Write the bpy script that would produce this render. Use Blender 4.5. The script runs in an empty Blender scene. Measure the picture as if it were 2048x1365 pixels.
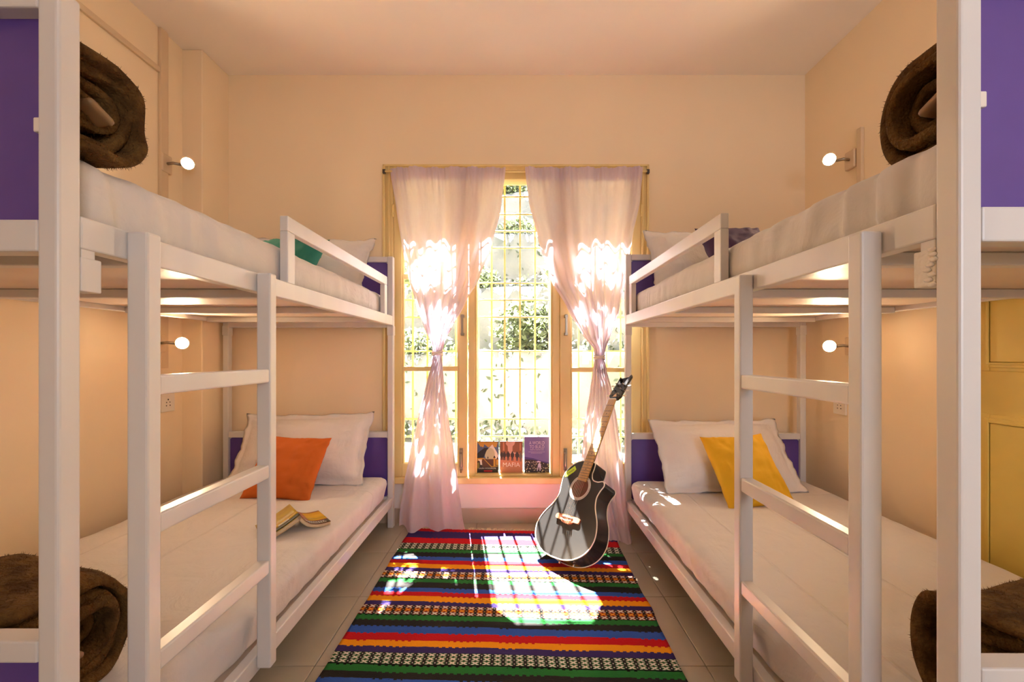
import bpy, bmesh, math, random
from mathutils import Vector, Matrix, noise
random.seed(7)
PI = math.pi
scene = bpy.context.scene
C = scene.collection

# ------------------------------------------------------------------ camera
F, PX, PY, H = 910.0, 1030.0, 711.0, 0.965      # focal length (px), principal point (px), eye height (m)
cam = bpy.data.cameras.new('camera'); camo = bpy.data.objects.new('camera', cam); C.objects.link(camo)
cam.sensor_width = 36.0; cam.lens = F / 2048 * 36.0
cam.shift_x = -(PX - 1024) / 2048; cam.shift_y = (PY - 682.5) / 2048
cam.clip_start = 0.02
camo.location = (0, 0, H); camo.rotation_euler = (PI / 2, 0, 0)
scene.camera = camo

# ------------------------------------------------------------------ light
world = bpy.data.worlds.new('world'); scene.world = world; world.use_nodes = True
bg = world.node_tree.nodes['Background']
bg.inputs[0].default_value = (0.82, 0.88, 1.0, 1); bg.inputs[1].default_value = 3.5
SUN_DIR = Vector((0.143, -1.0, -1.68))
sun = bpy.data.lights.new('sun', 'SUN'); suno = bpy.data.objects.new('sun', sun); C.objects.link(suno)
sun.energy = 300.0; sun.angle = 0.009; sun.color = (1, 0.985, 0.96)
suno.rotation_euler = SUN_DIR.to_track_quat('-Z', 'Y').to_euler()
suno.location = (-1, 8, 9)
def portal(name, loc, rot, sx, sy):
    l = bpy.data.lights.new(name, 'AREA'); l.shape = 'RECTANGLE'; l.size = sx; l.size_y = sy
    l.cycles.is_portal = True
    o = bpy.data.objects.new(name, l); C.objects.link(o); o.location = loc; o.rotation_euler = rot
portal('window_portal', (0, 2.9, 1.16), (-PI / 2, 0, 0), 1.6, 1.9)
portal('rear_window_portal', (0.98, -1.45, 1.4), (PI / 2, 0, 0), 1.0, 1.3)
LAMP_EMIT = 380.0
LAMP_COL = (1.0, 0.73, 0.44)
vs = scene.view_settings
vs.view_transform = 'Standard'; vs.look = 'None'; vs.exposure = 1.56; vs.gamma = 1.0; vs.use_curve_mapping = False
scene.cycles.max_bounces = 7; scene.cycles.diffuse_bounces = 6; scene.cycles.glossy_bounces = 2; scene.cycles.adaptive_threshold = 0.03
scene.cycles.transparent_max_bounces = 12; scene.cycles.transmission_bounces = 6
scene.cycles.caustics_reflective = False; scene.cycles.caustics_refractive = False
scene.cycles.sample_clamp_indirect = 6.0

# ------------------------------------------------------------------ material helpers
class NT:
    """small helper to write shader node maths"""
    def __init__(s, mat): s.t = mat.node_tree; s.n = s.t.nodes; s.l = s.t.links
    def node(s, typ, **kw):
        n = s.n.new(typ)
        for k, v in kw.items(): setattr(n, k, v)
        return n
    def set(s, inp, v):
        if isinstance(v, bpy.types.NodeSocket): s.l.new(v, inp)
        elif v is not None: inp.default_value = v
    def m(s, op, a, b=None, c=None, clamp=False):
        n = s.node('ShaderNodeMath', operation=op, use_clamp=clamp)
        s.set(n.inputs[0], a)
        if b is not None: s.set(n.inputs[1], b)
        if c is not None: s.set(n.inputs[2], c)
        return n.outputs[0]
    def mix(s, f, a, b):
        n = s.node('ShaderNodeMix', data_type='RGBA')
        s.set(n.inputs[0], f); s.set(n.inputs[6], a); s.set(n.inputs[7], b)
        return n.outputs[2]
    def coord(s, which='Object', scale=(1, 1, 1)):
        tc = s.node('ShaderNodeTexCoord'); mp = s.node('ShaderNodeMapping')
        mp.inputs['Scale'].default_value = scale
        s.l.new(tc.outputs[which], mp.inputs[0]); return mp.outputs[0]
    def noise(s, vec, scale=5, detail=3, rough=0.5, dist=0.0):
        n = s.node('ShaderNodeTexNoise'); s.l.new(vec, n.inputs['Vector'])
        n.inputs['Scale'].default_value = scale; n.inputs['Detail'].default_value = detail
        n.inputs['Roughness'].default_value = rough; n.inputs['Distortion'].default_value = dist
        return n.outputs[0]
    def bump(s, h, strength=0.2, dist=0.01):
        n = s.node('ShaderNodeBump'); s.l.new(h, n.inputs['Height'])
        n.inputs['Strength'].default_value = strength; n.inputs['Distance'].default_value = dist
        return n.outputs[0]
def rgba(c): return (c[0], c[1], c[2], 1.0)
def base(name):
    m = bpy.data.materials.new(name); m.use_nodes = True
    return m, NT(m), m.node_tree.nodes['Principled BSDF']
def mat(name, col, rough=0.5, col2=None, nscale=6, nstretch=(1, 1, 1), bump=0.0, bscale=40, bstretch=None,
        bdist=0.004, spec=0.5, metal=0.0, sheen=0.0, ramp=(0.35, 0.65)):
    m, N, p = base(name)
    p.inputs['Roughness'].default_value = rough; p.inputs['Metallic'].default_value = metal
    p.inputs['Specular IOR Level'].default_value = spec
    if sheen: p.inputs['Sheen Weight'].default_value = sheen
    if col2 is not None:
        n = N.noise(N.coord('Object', nstretch), nscale, 2, 0.6)
        f = N.node('ShaderNodeMapRange'); N.l.new(n, f.inputs[0])
        f.inputs[1].default_value, f.inputs[2].default_value = ramp
        N.l.new(N.mix(f.outputs[0], rgba(col), rgba(col2)), p.inputs['Base Color'])
    else:
        n = N.noise(N.coord('Object', nstretch), nscale, 1)
        c2 = tuple(x * 0.93 for x in col)
        N.l.new(N.mix(n, rgba(col), rgba(c2)), p.inputs['Base Color'])
    if bump:
        h = N.noise(N.coord('Object', bstretch or nstretch), bscale, 2, 0.6)
        N.l.new(N.bump(h, bump, bdist), p.inputs['Normal'])
    return m

M = {}
M['wall'] = mat('peach_wall_paint', (0.90, 0.735, 0.515), 0.75, (0.875, 0.705, 0.485), 1.6)
M['ceiling'] = mat('ceiling_paint', (0.93, 0.85, 0.78), 0.8, (0.915, 0.83, 0.755), 1.2)
M['sillwall'] = mat('cream_wall_paint', (0.86, 0.80, 0.74), 0.75, None, 3)
M['tile'] = mat('beige_floor_tile', (0.44, 0.385, 0.29), 0.28, (0.385, 0.33, 0.245), 4)
M['grout'] = mat('tile_grout', (0.22, 0.18, 0.14), 0.9)
M['skirt'] = mat('skirting_tile', (0.50, 0.41, 0.31), 0.35, (0.44, 0.36, 0.27), 5)
M['metal'] = mat('white_painted_steel', (0.69, 0.665, 0.64), 0.34, (0.57, 0.555, 0.57), 5, (1, 1, 0.35), 0.10, 55, (1, 1, 0.12), 0.002, ramp=(0.5, 0.85))
M['weld'] = mat('painted_weld_filler', (0.80, 0.74, 0.66), 0.5, None, 20, bump=0.8, bscale=60, bdist=0.006)
M['purple'] = mat('purple_laminate', (0.115, 0.060, 0.30), 0.38, (0.106, 0.055, 0.28), 9)
M['ply'] = mat('painted_plywood', (0.78, 0.66, 0.55), 0.45, (0.73, 0.60, 0.50), 3)
M['wood'] = mat('yellow_cream_window_paint', (0.80, 0.62, 0.28), 0.42, (0.72, 0.53, 0.22), 7, (1, 1, 0.3), 0.08, 30, (2, 2, 0.4))
M['doorp'] = mat('mustard_door_paint', (0.74, 0.55, 0.12), 0.45, (0.68, 0.50, 0.105), 5, bump=0.05, bscale=30)
M['green'] = mat('teal_cotton', (0.015, 0.20, 0.15), 0.8, None, 9, bump=0.25, bscale=14)
M['orange'] = mat('orange_cotton', (0.56, 0.115, 0.003), 0.8, None, 9, bump=0.25, bscale=14)
M['yellow'] = mat('yellow_cotton', (0.70, 0.39, 0.005), 0.8, None, 9, bump=0.25, bscale=14)
M['aubergine'] = mat('aubergine_cotton', (0.055, 0.022, 0.075), 0.8, None, 9, bump=0.25, bscale=14)
M['fleece'] = mat('brown_fleece', (0.150, 0.076, 0.020), 0.95, (0.070, 0.032, 0.008), 22, bump=0.9, bscale=90, bdist=0.01, spec=0.15)
M['satin'] = mat('brown_satin_binding', (0.26, 0.15, 0.06), 0.45, None, 10)
M['steel'] = mat('brushed_steel', (0.40, 0.34, 0.27), 0.35, None, 30, metal=1.0)
M['dark'] = mat('dark_metal', (0.05, 0.04, 0.035), 0.4, None, 20)
M['plastic'] = mat('white_plastic', (0.80, 0.74, 0.66), 0.35)
M['casing'] = mat('painted_cable_casing', (0.74, 0.56, 0.37), 0.5)
M['page'] = mat('book_pages', (0.66, 0.52, 0.33), 0.85, (0.55, 0.42, 0.26), 60, (1, 1, 6))
M['black'] = mat('black_guitar_lacquer', (0.022, 0.020, 0.019), 0.24, None, 20, bump=0.02, bscale=15)
M['bind'] = mat('ivory_binding', (0.84, 0.78, 0.68), 0.35)
M['maple'] = mat('amber_fretboard_wood', (0.62, 0.34, 0.11), 0.4, (0.52, 0.27, 0.08), 18, (6, 0.6, 6), ramp=(0.3, 0.7))
M['rosewood'] = mat('red_brown_bridge_wood', (0.38, 0.13, 0.055), 0.45, (0.28, 0.09, 0.04), 30)
M['nutwhite'] = mat('ivory_plastic', (0.85, 0.80, 0.70), 0.35)
M['pearl'] = mat('pearl_rosette', (0.50, 0.46, 0.44), 0.35, (0.34, 0.31, 0.31), 90)
M['hole'] = mat('soundhole_inside', (0.075, 0.045, 0.02), 0.8, (0.16, 0.02, 0.015), 14)
M['string'] = mat('string_wire', (0.72, 0.66, 0.55), 0.3, None, 30, metal=1.0)
M['sticker'] = mat('lime_sticker', (0.55, 0.75, 0.02), 0.5)
M['ink'] = mat('black_ink', (0.01, 0.01, 0.01), 0.6)
M['fringe'] = mat('cream_fringe', (0.72, 0.60, 0.45), 0.9)
M['stone'] = mat('hillside_ground', (0.085, 0.080, 0.072), 0.95, (0.040, 0.042, 0.030), 1.3, bump=0.4, bscale=8, bdist=0.05)
M['bark'] = mat('branch_bark', (0.10, 0.07, 0.045), 0.9)
M['concrete'] = mat('concrete_shade', (0.45, 0.43, 0.40), 0.9)
def leafmat(name, c1, c2):
    m, N, p = base(name)
    n = N.noise(N.coord('Object'), 9, 2)
    col = N.mix(n, rgba(c1), rgba(c2)); N.l.new(col, p.inputs['Base Color']); p.inputs['Roughness'].default_value = 0.6
    tr = N.node('ShaderNodeBsdfTranslucent'); N.l.new(col, tr.inputs[0])
    mx = N.node('ShaderNodeMixShader'); mx.inputs[0].default_value = 0.4
    N.l.new(p.outputs[0], mx.inputs[1]); N.l.new(tr.outputs[0], mx.inputs[2])
    N.l.new(mx.outputs[0], N.n['Material Output'].inputs[0]); return m
M['leaf'] = leafmat('bush_leaves', (0.022, 0.031, 0.011), (0.040, 0.048, 0.018))
def sheetmat(name, col, creases=()):
    m, N, p = base(name)
    p.inputs['Roughness'].default_value = 0.8; p.inputs['Sheen Weight'].default_value = 0.15
    co = N.coord('Object'); n = N.noise(co, 3, 3)
    N.l.new(N.mix(n, rgba(col), rgba(tuple(x * 0.96 for x in col))), p.inputs['Base Color'])
    h = N.m('MULTIPLY', N.noise(co, 7, 4, 0.55, 0.8), 0.6)
    h2 = N.noise(N.coord('Object', (14, 1.5, 4)), 1.2, 3)
    h = N.m('ADD', h, N.m('MULTIPLY', h2, 0.4))
    h3 = N.noise(co, 260, 2)
    h = N.m('ADD', h, N.m('MULTIPLY', h3, 0.02))
    if creases:
        sp = N.node('ShaderNodeSeparateXYZ'); N.l.new(co, sp.inputs[0])
        wob = N.m('MULTIPLY', N.m('SUBTRACT', N.noise(co, 1.3, 2), 0.5), 0.05)
        for axis, pos in creases:
            d = N.m('ABSOLUTE', N.m('SUBTRACT', N.m('ADD', sp.outputs[axis], wob), pos))
            f = N.m('SUBTRACT', 1.0, N.m('DIVIDE', d, 0.007), clamp=True)
            h = N.m('ADD', h, N.m('MULTIPLY', f, 0.22))
    N.l.new(N.bump(h, 0.5, 0.035), p.inputs['Normal'])
    return m
M['sheet'] = sheetmat('white_cotton_sheet', (0.645, 0.61, 0.59), ((1, 0.62), (1, 0.88), (1, 1.22), (0, 0.0), (0, -0.28)))
M['case'] = sheetmat('white_pillowcase', (0.75, 0.71, 0.69))
def glassmat():
    m, N, p = base('window_glass'); N.n.remove(p)
    t = N.node('ShaderNodeBsdfTransparent'); g = N.node('ShaderNodeBsdfGlossy'); g.inputs['Roughness'].default_value = 0.02
    f = N.node('ShaderNodeFresnel'); f.inputs[0].default_value = 1.4
    t.inputs[0].default_value = (0.965, 0.975, 0.965, 1)
    mx = N.node('ShaderNodeMixShader'); N.l.new(N.m('MULTIPLY', f.outputs[0], 0.8), mx.inputs[0])
    N.l.new(t.outputs[0], mx.inputs[1]); N.l.new(g.outputs[0], mx.inputs[2])
    N.l.new(mx.outputs[0], N.n['Material Output'].inputs[0]); return m
M['glass'] = glassmat()
def curtainmat():
    m, N, p = base('pale_pink_voile'); N.n.remove(p)
    co = N.coord('Object'); weave = N.noise(N.coord('Object', (1, 1, 0.25)), 120, 2)
    col = N.mix(weave, (0.84, 0.735, 0.795, 1), (0.78, 0.665, 0.735, 1))
    d = N.node('ShaderNodeBsdfDiffuse'); t = N.node('ShaderNodeBsdfTranslucent')
    N.l.new(col, d.inputs[0]); N.l.new(col, t.inputs[0])
    nb = N.bump(N.noise(co, 30, 3), 0.15, 0.004); N.l.new(nb, d.inputs['Normal'])
    a = N.node('ShaderNodeMixShader'); a.inputs[0].default_value = 0.50
    N.l.new(d.outputs[0], a.inputs[1]); N.l.new(t.outputs[0], a.inputs[2])
    N.l.new(a.outputs[0], N.n['Material Output'].inputs[0]); return m
M['curtain'] = curtainmat()
M['tieband'] = mat('pale_pink_cord', (0.86, 0.74, 0.72), 0.8)
def emitmat(name, col, s):
    m, N, p = base(name)
    n = N.noise(N.coord('Object'), 20, 1)
    p.inputs['Base Color'].default_value = (0.9, 0.85, 0.7, 1)
    N.l.new(N.mix(n, rgba(col), rgba(tuple(x * 0.98 for x in col))), p.inputs['Emission Color'])
    p.inputs['Emission Strength'].default_value = s; return m
M['bulb'] = emitmat('glowing_lamp_lens', LAMP_COL, LAMP_EMIT)
def flat(name, col, rough=0.5):
    return mat(name, col, rough, None, 25)

# ------------------------------------------------------------------ object helpers
def P(px, py, d):
    """world point seen at a pixel of the photograph at depth d"""
    return Vector(((px - PX) * d / F, d, H - (py - PY) * d / F))
def tag(o, label=None, cat=None, group=None, kind=None):
    if label: o['label'] = label
    if cat: o['category'] = cat
    if group: o['group'] = group
    if kind: o['kind'] = kind
    return o
def empty(name, loc=(0, 0, 0), parent=None, rot=None):
    o = bpy.data.objects.new(name, None); C.objects.link(o); o.empty_display_size = 0.05
    o.location = loc
    if rot is not None: o.rotation_euler = rot
    if parent: o.parent = parent
    return o
def thing(name, label, cat, loc=(0, 0, 0), group=None, rot=None):
    return tag(empty(name, loc, None, rot), label, cat, group)
def wloc(o):
    v = Vector((0, 0, 0))
    while o is not None: v = v + o.location; o = o.parent
    return v
def link(name, me, m, parent=None, smooth=False):
    o = bpy.data.objects.new(name, me); C.objects.link(o)
    if m is not None and not me.materials: me.materials.append(m)
    if parent is not None: o.parent = parent
    if smooth: me.polygons.foreach_set('use_smooth', [True] * len(me.polygons))
    return o
def mesh_from(verts, faces):
    me = bpy.data.meshes.new('mesh'); me.from_pydata([tuple(v) for v in verts], [], faces); me.update(); return me
def bm_mesh(bm):
    me = bpy.data.meshes.new('mesh'); bm.normal_update(); bm.to_mesh(me); bm.free(); return me
def add_box(bm, x0, x1, y0, y1, z0, z1, bevel=0.0, seg=2):
    x0, x1 = sorted((x0, x1)); y0, y1 = sorted((y0, y1)); z0, z1 = sorted((z0, z1))
    r = bmesh.ops.create_cube(bm, size=1.0)['verts']
    for v in r:
        v.co = Vector(((x0 + x1) / 2 + v.co.x * (x1 - x0), (y0 + y1) / 2 + v.co.y * (y1 - y0), (z0 + z1) / 2 + v.co.z * (z1 - z0)))
    if bevel:
        es = list({e for v in r for e in v.link_edges})
        bmesh.ops.bevel(bm, geom=es, offset=min(bevel, 0.45 * min(x1 - x0, y1 - y0, z1 - z0)), segments=seg, profile=0.5, affect='EDGES')
def box(name, x0, x1, y0, y1, z0, z1, m, parent=None, bevel=0.003, seg=2):
    """one bevelled bar or board given in world coordinates, origin at its base"""
    b = Vector(((x0 + x1) / 2, (y0 + y1) / 2, min(z0, z1)))
    bm = bmesh.new(); add_box(bm, x0 - b.x, x1 - b.x, y0 - b.y, y1 - b.y, z0 - b.z, z1 - b.z, bevel, seg)
    o = link(name, bm_mesh(bm), m, parent)
    o.location = b - (wloc(parent) if parent else Vector((0, 0, 0)))
    return o
def boxes(name, lst, m, parent=None, bevel=0.0):
    bm = bmesh.new()
    off = wloc(parent) if parent else Vector((0, 0, 0))
    for (x0, x1, y0, y1, z0, z1) in lst:
        add_box(bm, x0 - off.x, x1 - off.x, y0 - off.y, y1 - off.y, z0 - off.z, z1 - off.z, bevel)
    return link(name, bm_mesh(bm), m, parent)
def add_tube(bm, pts, r, n=8, cap=True):
    pts = [Vector(p) for p in pts]; rings = []
    rs = r if isinstance(r, (list, tuple)) else [r] * len(pts)
    for i, p in enumerate(pts):
        t = (pts[min(i + 1, len(pts) - 1)] - pts[max(i - 1, 0)]).normalized()
        a = t.orthogonal().normalized() if i == 0 else (a - t * a.dot(t)).normalized()
        b = t.cross(a)
        rings.append([bm.verts.new(p + (a * math.cos(2 * PI * k / n) + b * math.sin(2 * PI * k / n)) * rs[i]) for k in range(n)])
    for i in range(len(rings) - 1):
        for k in range(n):
            bm.faces.new((rings[i][k], rings[i][(k + 1) % n], rings[i + 1][(k + 1) % n], rings[i + 1][k]))
    if cap:
        bm.faces.new(rings[0][::-1]); bm.faces.new(rings[-1])
def tube(name, pts, r, m, parent=None, n=10, local=False):
    off = Vector((0, 0, 0)) if (local or parent is None) else wloc(parent)
    bm = bmesh.new(); add_tube(bm, [Vector(p) - off for p in pts], r, n)
    return link(name, bm_mesh(bm), m, parent, True)
def add_prism(bm, outline, z0, z1, mats=None):
    """closed 2-D outline extruded along local z (fan-free ngon caps)"""
    lo = [bm.verts.new((x, y, z0)) for x, y in outline]; hi = [bm.verts.new((x, y, z1)) for x, y in outline]
    n = len(outline)
    f1 = bm.faces.new(lo[::-1]); f2 = bm.faces.new(hi)
    for i in range(n): bm.faces.new((lo[i], lo[(i + 1) % n], hi[(i + 1) % n], hi[i]))
    return f2
def soft_box(sx, sy, sz, r, nx, ny, nz):
    """rounded box centred on the origin as a grid surface"""
    bm = bmesh.new(); vm = {}
    def V(i, j, k):
        key = (i, j, k)
        if key not in vm:
            p = Vector((-sx / 2 + sx * i / nx, -sy / 2 + sy * j / ny, -sz / 2 + sz * k / nz))
            q = Vector((max(-sx / 2 + r, min(sx / 2 - r, p.x)), max(-sy / 2 + r, min(sy / 2 - r, p.y)), max(-sz / 2 + r, min(sz / 2 - r, p.z))))
            d = p - q
            if d.length > 1e-9: p = q + d.normalized() * r
            vm[key] = bm.verts.new(p)
        return vm[key]
    for i in range(nx):
        for j in range(ny):
            bm.faces.new((V(i, j, nz), V(i + 1, j, nz), V(i + 1, j + 1, nz), V(i, j + 1, nz)))
            bm.faces.new((V(i, j, 0), V(i, j + 1, 0), V(i + 1, j + 1, 0), V(i + 1, j, 0)))
    for i in range(nx):
        for k in range(nz):
            bm.faces.new((V(i, 0, k), V(i + 1, 0, k), V(i + 1, 0, k + 1), V(i, 0, k + 1)))
            bm.faces.new((V(i, ny, k), V(i, ny, k + 1), V(i + 1, ny, k + 1), V(i + 1, ny, k)))
    for j in range(ny):
        for k in range(nz):
            bm.faces.new((V(0, j, k), V(0, j, k + 1), V(0, j + 1, k + 1), V(0, j + 1, k)))
            bm.faces.new((V(nx, j, k), V(nx, j + 1, k), V(nx, j + 1, k + 1), V(nx, j, k + 1)))
    return bm
def text(name, body, size, m, parent, loc, rot=(0, 0, 0), extrude=0.0002, sx=1.0):
    cu = bpy.data.curves.new(name, 'FONT'); cu.body = body; cu.size = size; cu.extrude = extrude
    cu.align_x = 'CENTER'; cu.align_y = 'CENTER'
    tmp = bpy.data.objects.new('tmp_text', cu); C.objects.link(tmp)
    dg = bpy.context.evaluated_depsgraph_get(); me = bpy.data.meshes.new_from_object(tmp.evaluated_get(dg))
    bpy.data.objects.remove(tmp); bpy.data.curves.remove(cu); me.materials.clear()
    for v in me.vertices: v.co.x *= sx
    o = link(name, me, m, parent); o.location = loc; o.rotation_euler = rot; return o

# ------------------------------------------------------------------ room shell
XL, XR, YB, YF, ZC = -1.755, 1.67, 2.62, -1.45, 2.58
COLX, COLY = -1.65, 2.40
WX0, WX1, WZ0, WZ1 = -0.755, 0.765, 0.232, 2.055
fl = tag(box('floor', XL - .15, XR + .15, YF - .15, YB + .25, -0.12, -0.006, M['grout'], None, 0), kind='structure')
TS = 0.405
tb = bmesh.new(); add_box(tb, -TS / 2 + .0012, TS / 2 - .0012, -TS / 2 + .0012, TS / 2 - .0012, -0.006, 0, 0.0012, 1)
tile_me = bm_mesh(tb); tile_me.materials.append(M['tile'])
for i in range(-6, 4):
    for j in range(-7, 5):
        cx, cy = 0.593 + (i - .5) * TS + 0, 1.412 + (j - .5) * TS
        if cx > XR + .1 or cx < XL - .1 or cy < YF - .1 or cy > YB + .1: continue
        o = link('tile', tile_me, None, fl); o.location = Vector((cx, cy, 0)) - fl.location
tag(box('ceiling', XL - .15, XR + .15, YF - .15, YB + .25, ZC, ZC + .12, M['ceiling'], None, 0), kind='structure')
wl = tag(box('wall_left', XL - .15, XL, YF - .15, YB + .25, 0, ZC, M['wall'], None, 0), kind='structure')
box('wall_column', XL - .01, COLX, COLY, YB + .01, 0, ZC, M['wall'], wl, 0.006)
tag(box('wall_right', XR, XR + .15, YF - .15, YB + .25, 0, ZC, M['wall'], None, 0), kind='structure')
wb = tag(boxes('wall_back', [(XL, WX0, YB, YB + .21, 0, ZC), (WX1, XR, YB, YB + .21, 0, ZC), (WX0, WX1, YB, YB + .21, WZ1, ZC)], M['wall']), kind='structure')
box('apron_wall', WX0, WX1, YB, YB + .21, 0, WZ0, M['sillwall'], wb, 0)
VX0, VX1, VZ0, VZ1 = .50, 1.46, .78, 2.02               # window behind the camera
tag(boxes('wall_front', [(XL, VX0, YF - .15, YF, 0, ZC), (VX1, XR, YF - .15, YF, 0, ZC), (VX0, VX1, YF - .15, YF, 0, VZ0), (VX0, VX1, YF - .15, YF, VZ1, ZC)], M['wall']), kind='structure')
rw = tag(empty('window_2', ((VX0 + VX1) / 2, YF, VZ0)), kind='structure')
for a_ in ((VX0, VX0 + .05, VZ0, VZ1), (VX1 - .05, VX1, VZ0, VZ1), (VX0 + .05, VX1 - .05, VZ0, VZ0 + .05), (VX0 + .05, VX1 - .05, VZ1 - .05, VZ1), ((VX0 + VX1) / 2 - .02, (VX0 + VX1) / 2 + .02, VZ0 + .05, VZ1 - .05)):
    box('frame_bar', a_[0], a_[1], YF - .08, YF - .03, a_[2], a_[3], M['wood'], rw)
tag(box('baseboard_back', COLX, XR, YB - .010, YB, 0, .085, M['skirt'], None, .002), kind='structure')
tag(box('baseboard_left', XL, XL + .010, YF, COLY, 0, .085, M['skirt'], None, .002), kind='structure')
tag(box('baseboard_right', XR - .010, XR, YF, YB - .011, 0, .085, M['skirt'], None, .002), kind='structure')

# cable casings on the side walls
tag(box('trim_1', XL, XL + .016, 2.235, 2.285, .9, ZC, M['casing'], None, .003), kind='structure')
tag(box('trim_2', XL, XL + .014, YF, 2.235, 2.355, 2.382, M['casing'], None, .003), kind='structure')
tag(box('trim_3', XR - .016, XR, 2.175, 2.205, 1.70, 2.06, M['casing'], None, .003), kind='structure')
tag(box('trim_4', XR - .030, XR, 2.15, 2.36, 1.715, 1.775, M['casing'], None, .003), kind='structure')

# ------------------------------------------------------------------ panelled door in the right wall
dr = tag(empty('door_1', (XR, 1.2, 0)), kind='structure')
DX = XR - .012
box('door_leaf', DX, XR + .02, .86, 1.655, 0.005, 2.0, M['doorp'], dr, .002)
for nm, y0, y1, z0, z1 in (('casing', 1.655, 1.70, 0, 2.09), ('casing', .78, .86, 0, 2.09), ('casing', .86, 1.655, 2.0, 2.09)):
    box(nm, DX - .02, XR, y0, y1, z0, z1, M['doorp'], dr, .004)
def moulding(y0, y1, z0, z1):
    for w, pr in ((.030, .004), (.018, .007), (.008, .010)):
        boxes('moulding', [(DX - pr, DX, y0 - w, y0, z0 - w, z1 + w), (DX - pr, DX, y1, y1 + w, z0 - w, z1 + w),
                           (DX - pr, DX, y0, y1, z0 - w, z0), (DX - pr, DX, y0, y1, z1, z1 + w)], M['doorp'], dr, .002)
    box('panel', DX - .006, DX, y0 + .0012, y1 - .0012, z0 + .0012, z1 - .0012, M['doorp'], dr, .003)
moulding(.98, 1.585, .94, 1.86); moulding(.98, 1.585, .14, .73)

# ------------------------------------------------------------------ window in the back wall
wi = tag(empty('window_1', (0, YB, WZ0)), kind='structure')
YW = YB - .018                                            # room face of the casing
def wx(px): return (px - PX) * YB / F
def wz(py): return H - (py - PY) * YB / F
jl, jr = wx(788), wx(1281)
for x0, x1, s in ((WX0, jl, 1), (jr, WX1, -1)):
    box('jamb', x0, x1, YW, YB + .10, WZ0 + .035, WZ1, M['wood'], wi, .003)
    e = x0 if s > 0 else x1
    box('jamb_bead', e, e + s * .014, YW - .012, YW, WZ0 + .035, WZ1, M['wood'], wi, .004)
    box('jamb_bead', e + s * .030, e + s * .040, YW - .007, YW, WZ0 + .035, WZ1, M['wood'], wi, .003)
box('head', jl, jr, YW, YB + .10, wz(342), WZ1, M['wood'], wi, .003)
box('head_bead', WX0, WX1, YW - .012, YW, WZ1 - .012, WZ1, M['wood'], wi, .004)
box('sill', WX0, WX1, YW - .020, YB + .14, WZ0, WZ0 + .036, M['wood'], wi, .005)
ZS = WZ0 + .036; ZT = wz(342)
def sash(name, xa, xb, sl, sr, bars, yo, deep, rails=(.075, .045)):
    e = empty(name, (0, 0, 0), wi)
    y0, y1 = YW + yo, YW + yo + deep
    box('stile', xa, xa + sl, y0, y1, ZS, ZT, M['wood'], e, .003)
    box('stile', xb - sr, xb, y0, y1, ZS, ZT, M['wood'], e, .003)
    box('rail', xa + sl, xb - sr, y0, y1, ZS, ZS + rails[0], M['wood'], e, .003)
    box('rail', xa + sl, xb - sr, y0, y1, ZT - rails[1], ZT, M['wood'], e, .003)
    zz = [ZS + rails[0]] + [v for b in bars for v in (b - .013, b + .013)] + [ZT - rails[1]]
    for b in bars: box('glazing_bar', xa + sl, xb - sr, y0 + .006, y1, b - .013, b + .013, M['wood'], e, .003)
    for k in range(0, len(zz), 2):
        box('pane', xa + sl, xb - sr, y1 - .014, y1 - .010, zz[k], zz[k + 1], M['glass'], e, 0)
    for x, s in ((xa + sl, 1), (xb - sr, -1)):
        box('glazing_bead', x, x + s * .010, y0 + .008, y1 - .014, ZS + rails[0], ZT - rails[1], M['wood'], e, .003)
    return e
xa, xb, xc, xd = jl + .001, wx(935), wx(937), wx(1119)
lc = sash('casement', xa, xb, wx(805) - xa, xb - wx(918), (wz(738), wz(553)), .004, .045)
rc = sash('casement', xd + .002, jr - .001, wx(1140) - xd, jr - wx(1262), (wz(740), wz(553)), .004, .045)
ce = sash('fixed_light', xc, xd, wx(950) - xc, xd - wx(1105), (), .012, .10, (.012, .050))
for x, s, leaf in ((wx(926), 1, lc), (wx(1131), -1, rc)):            # pull handles
    zt, zb = wz(632), wz(672)
    box('pull_handle', x - .007, x + .007, YW - .030, YW - .022, zb + .012, zt - .008, M['steel'], leaf, .003)
    box('handle_foot', x - .009, x + .009, YW - .030, YW + .006, zt - .014, zt + .004, M['steel'], leaf, .003)
    box('handle_foot', x - .009, x + .009, YW - .030, YW + .006, zb, zb + .016, M['steel'], leaf, .003)
for x, leaf in ((wx(923), lc), (wx(1130), rc)):                       # tower bolts
    zt, zb = wz(896), wz(940)
    box('bolt_plate', x - .010, x + .010, YW - .002, YW + .006, zb, zt, M['steel'], leaf, .001)
    tube('bolt_rod', [(x, YW - .010, zb - .01), (x, YW - .010, zt - .01)], .0055, M['steel'], leaf, 8)
    box('bolt_guide', x - .009, x + .009, YW - .016, YW, zt - .030, zt - .018, M['steel'], leaf, .002)
    box('bolt_guide', x - .009, x + .009, YW - .016, YW, zb + .010, zb + .022, M['steel'], leaf, .002)
for x, leaf in ((jl, lc), (jr, rc)):
    for py in (424, 645):
        tube('hinge', [(x, YW - .006, wz(py + 12)), (x, YW - .006, wz(py - 12))], .006, M['wood'], leaf, 8)
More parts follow.
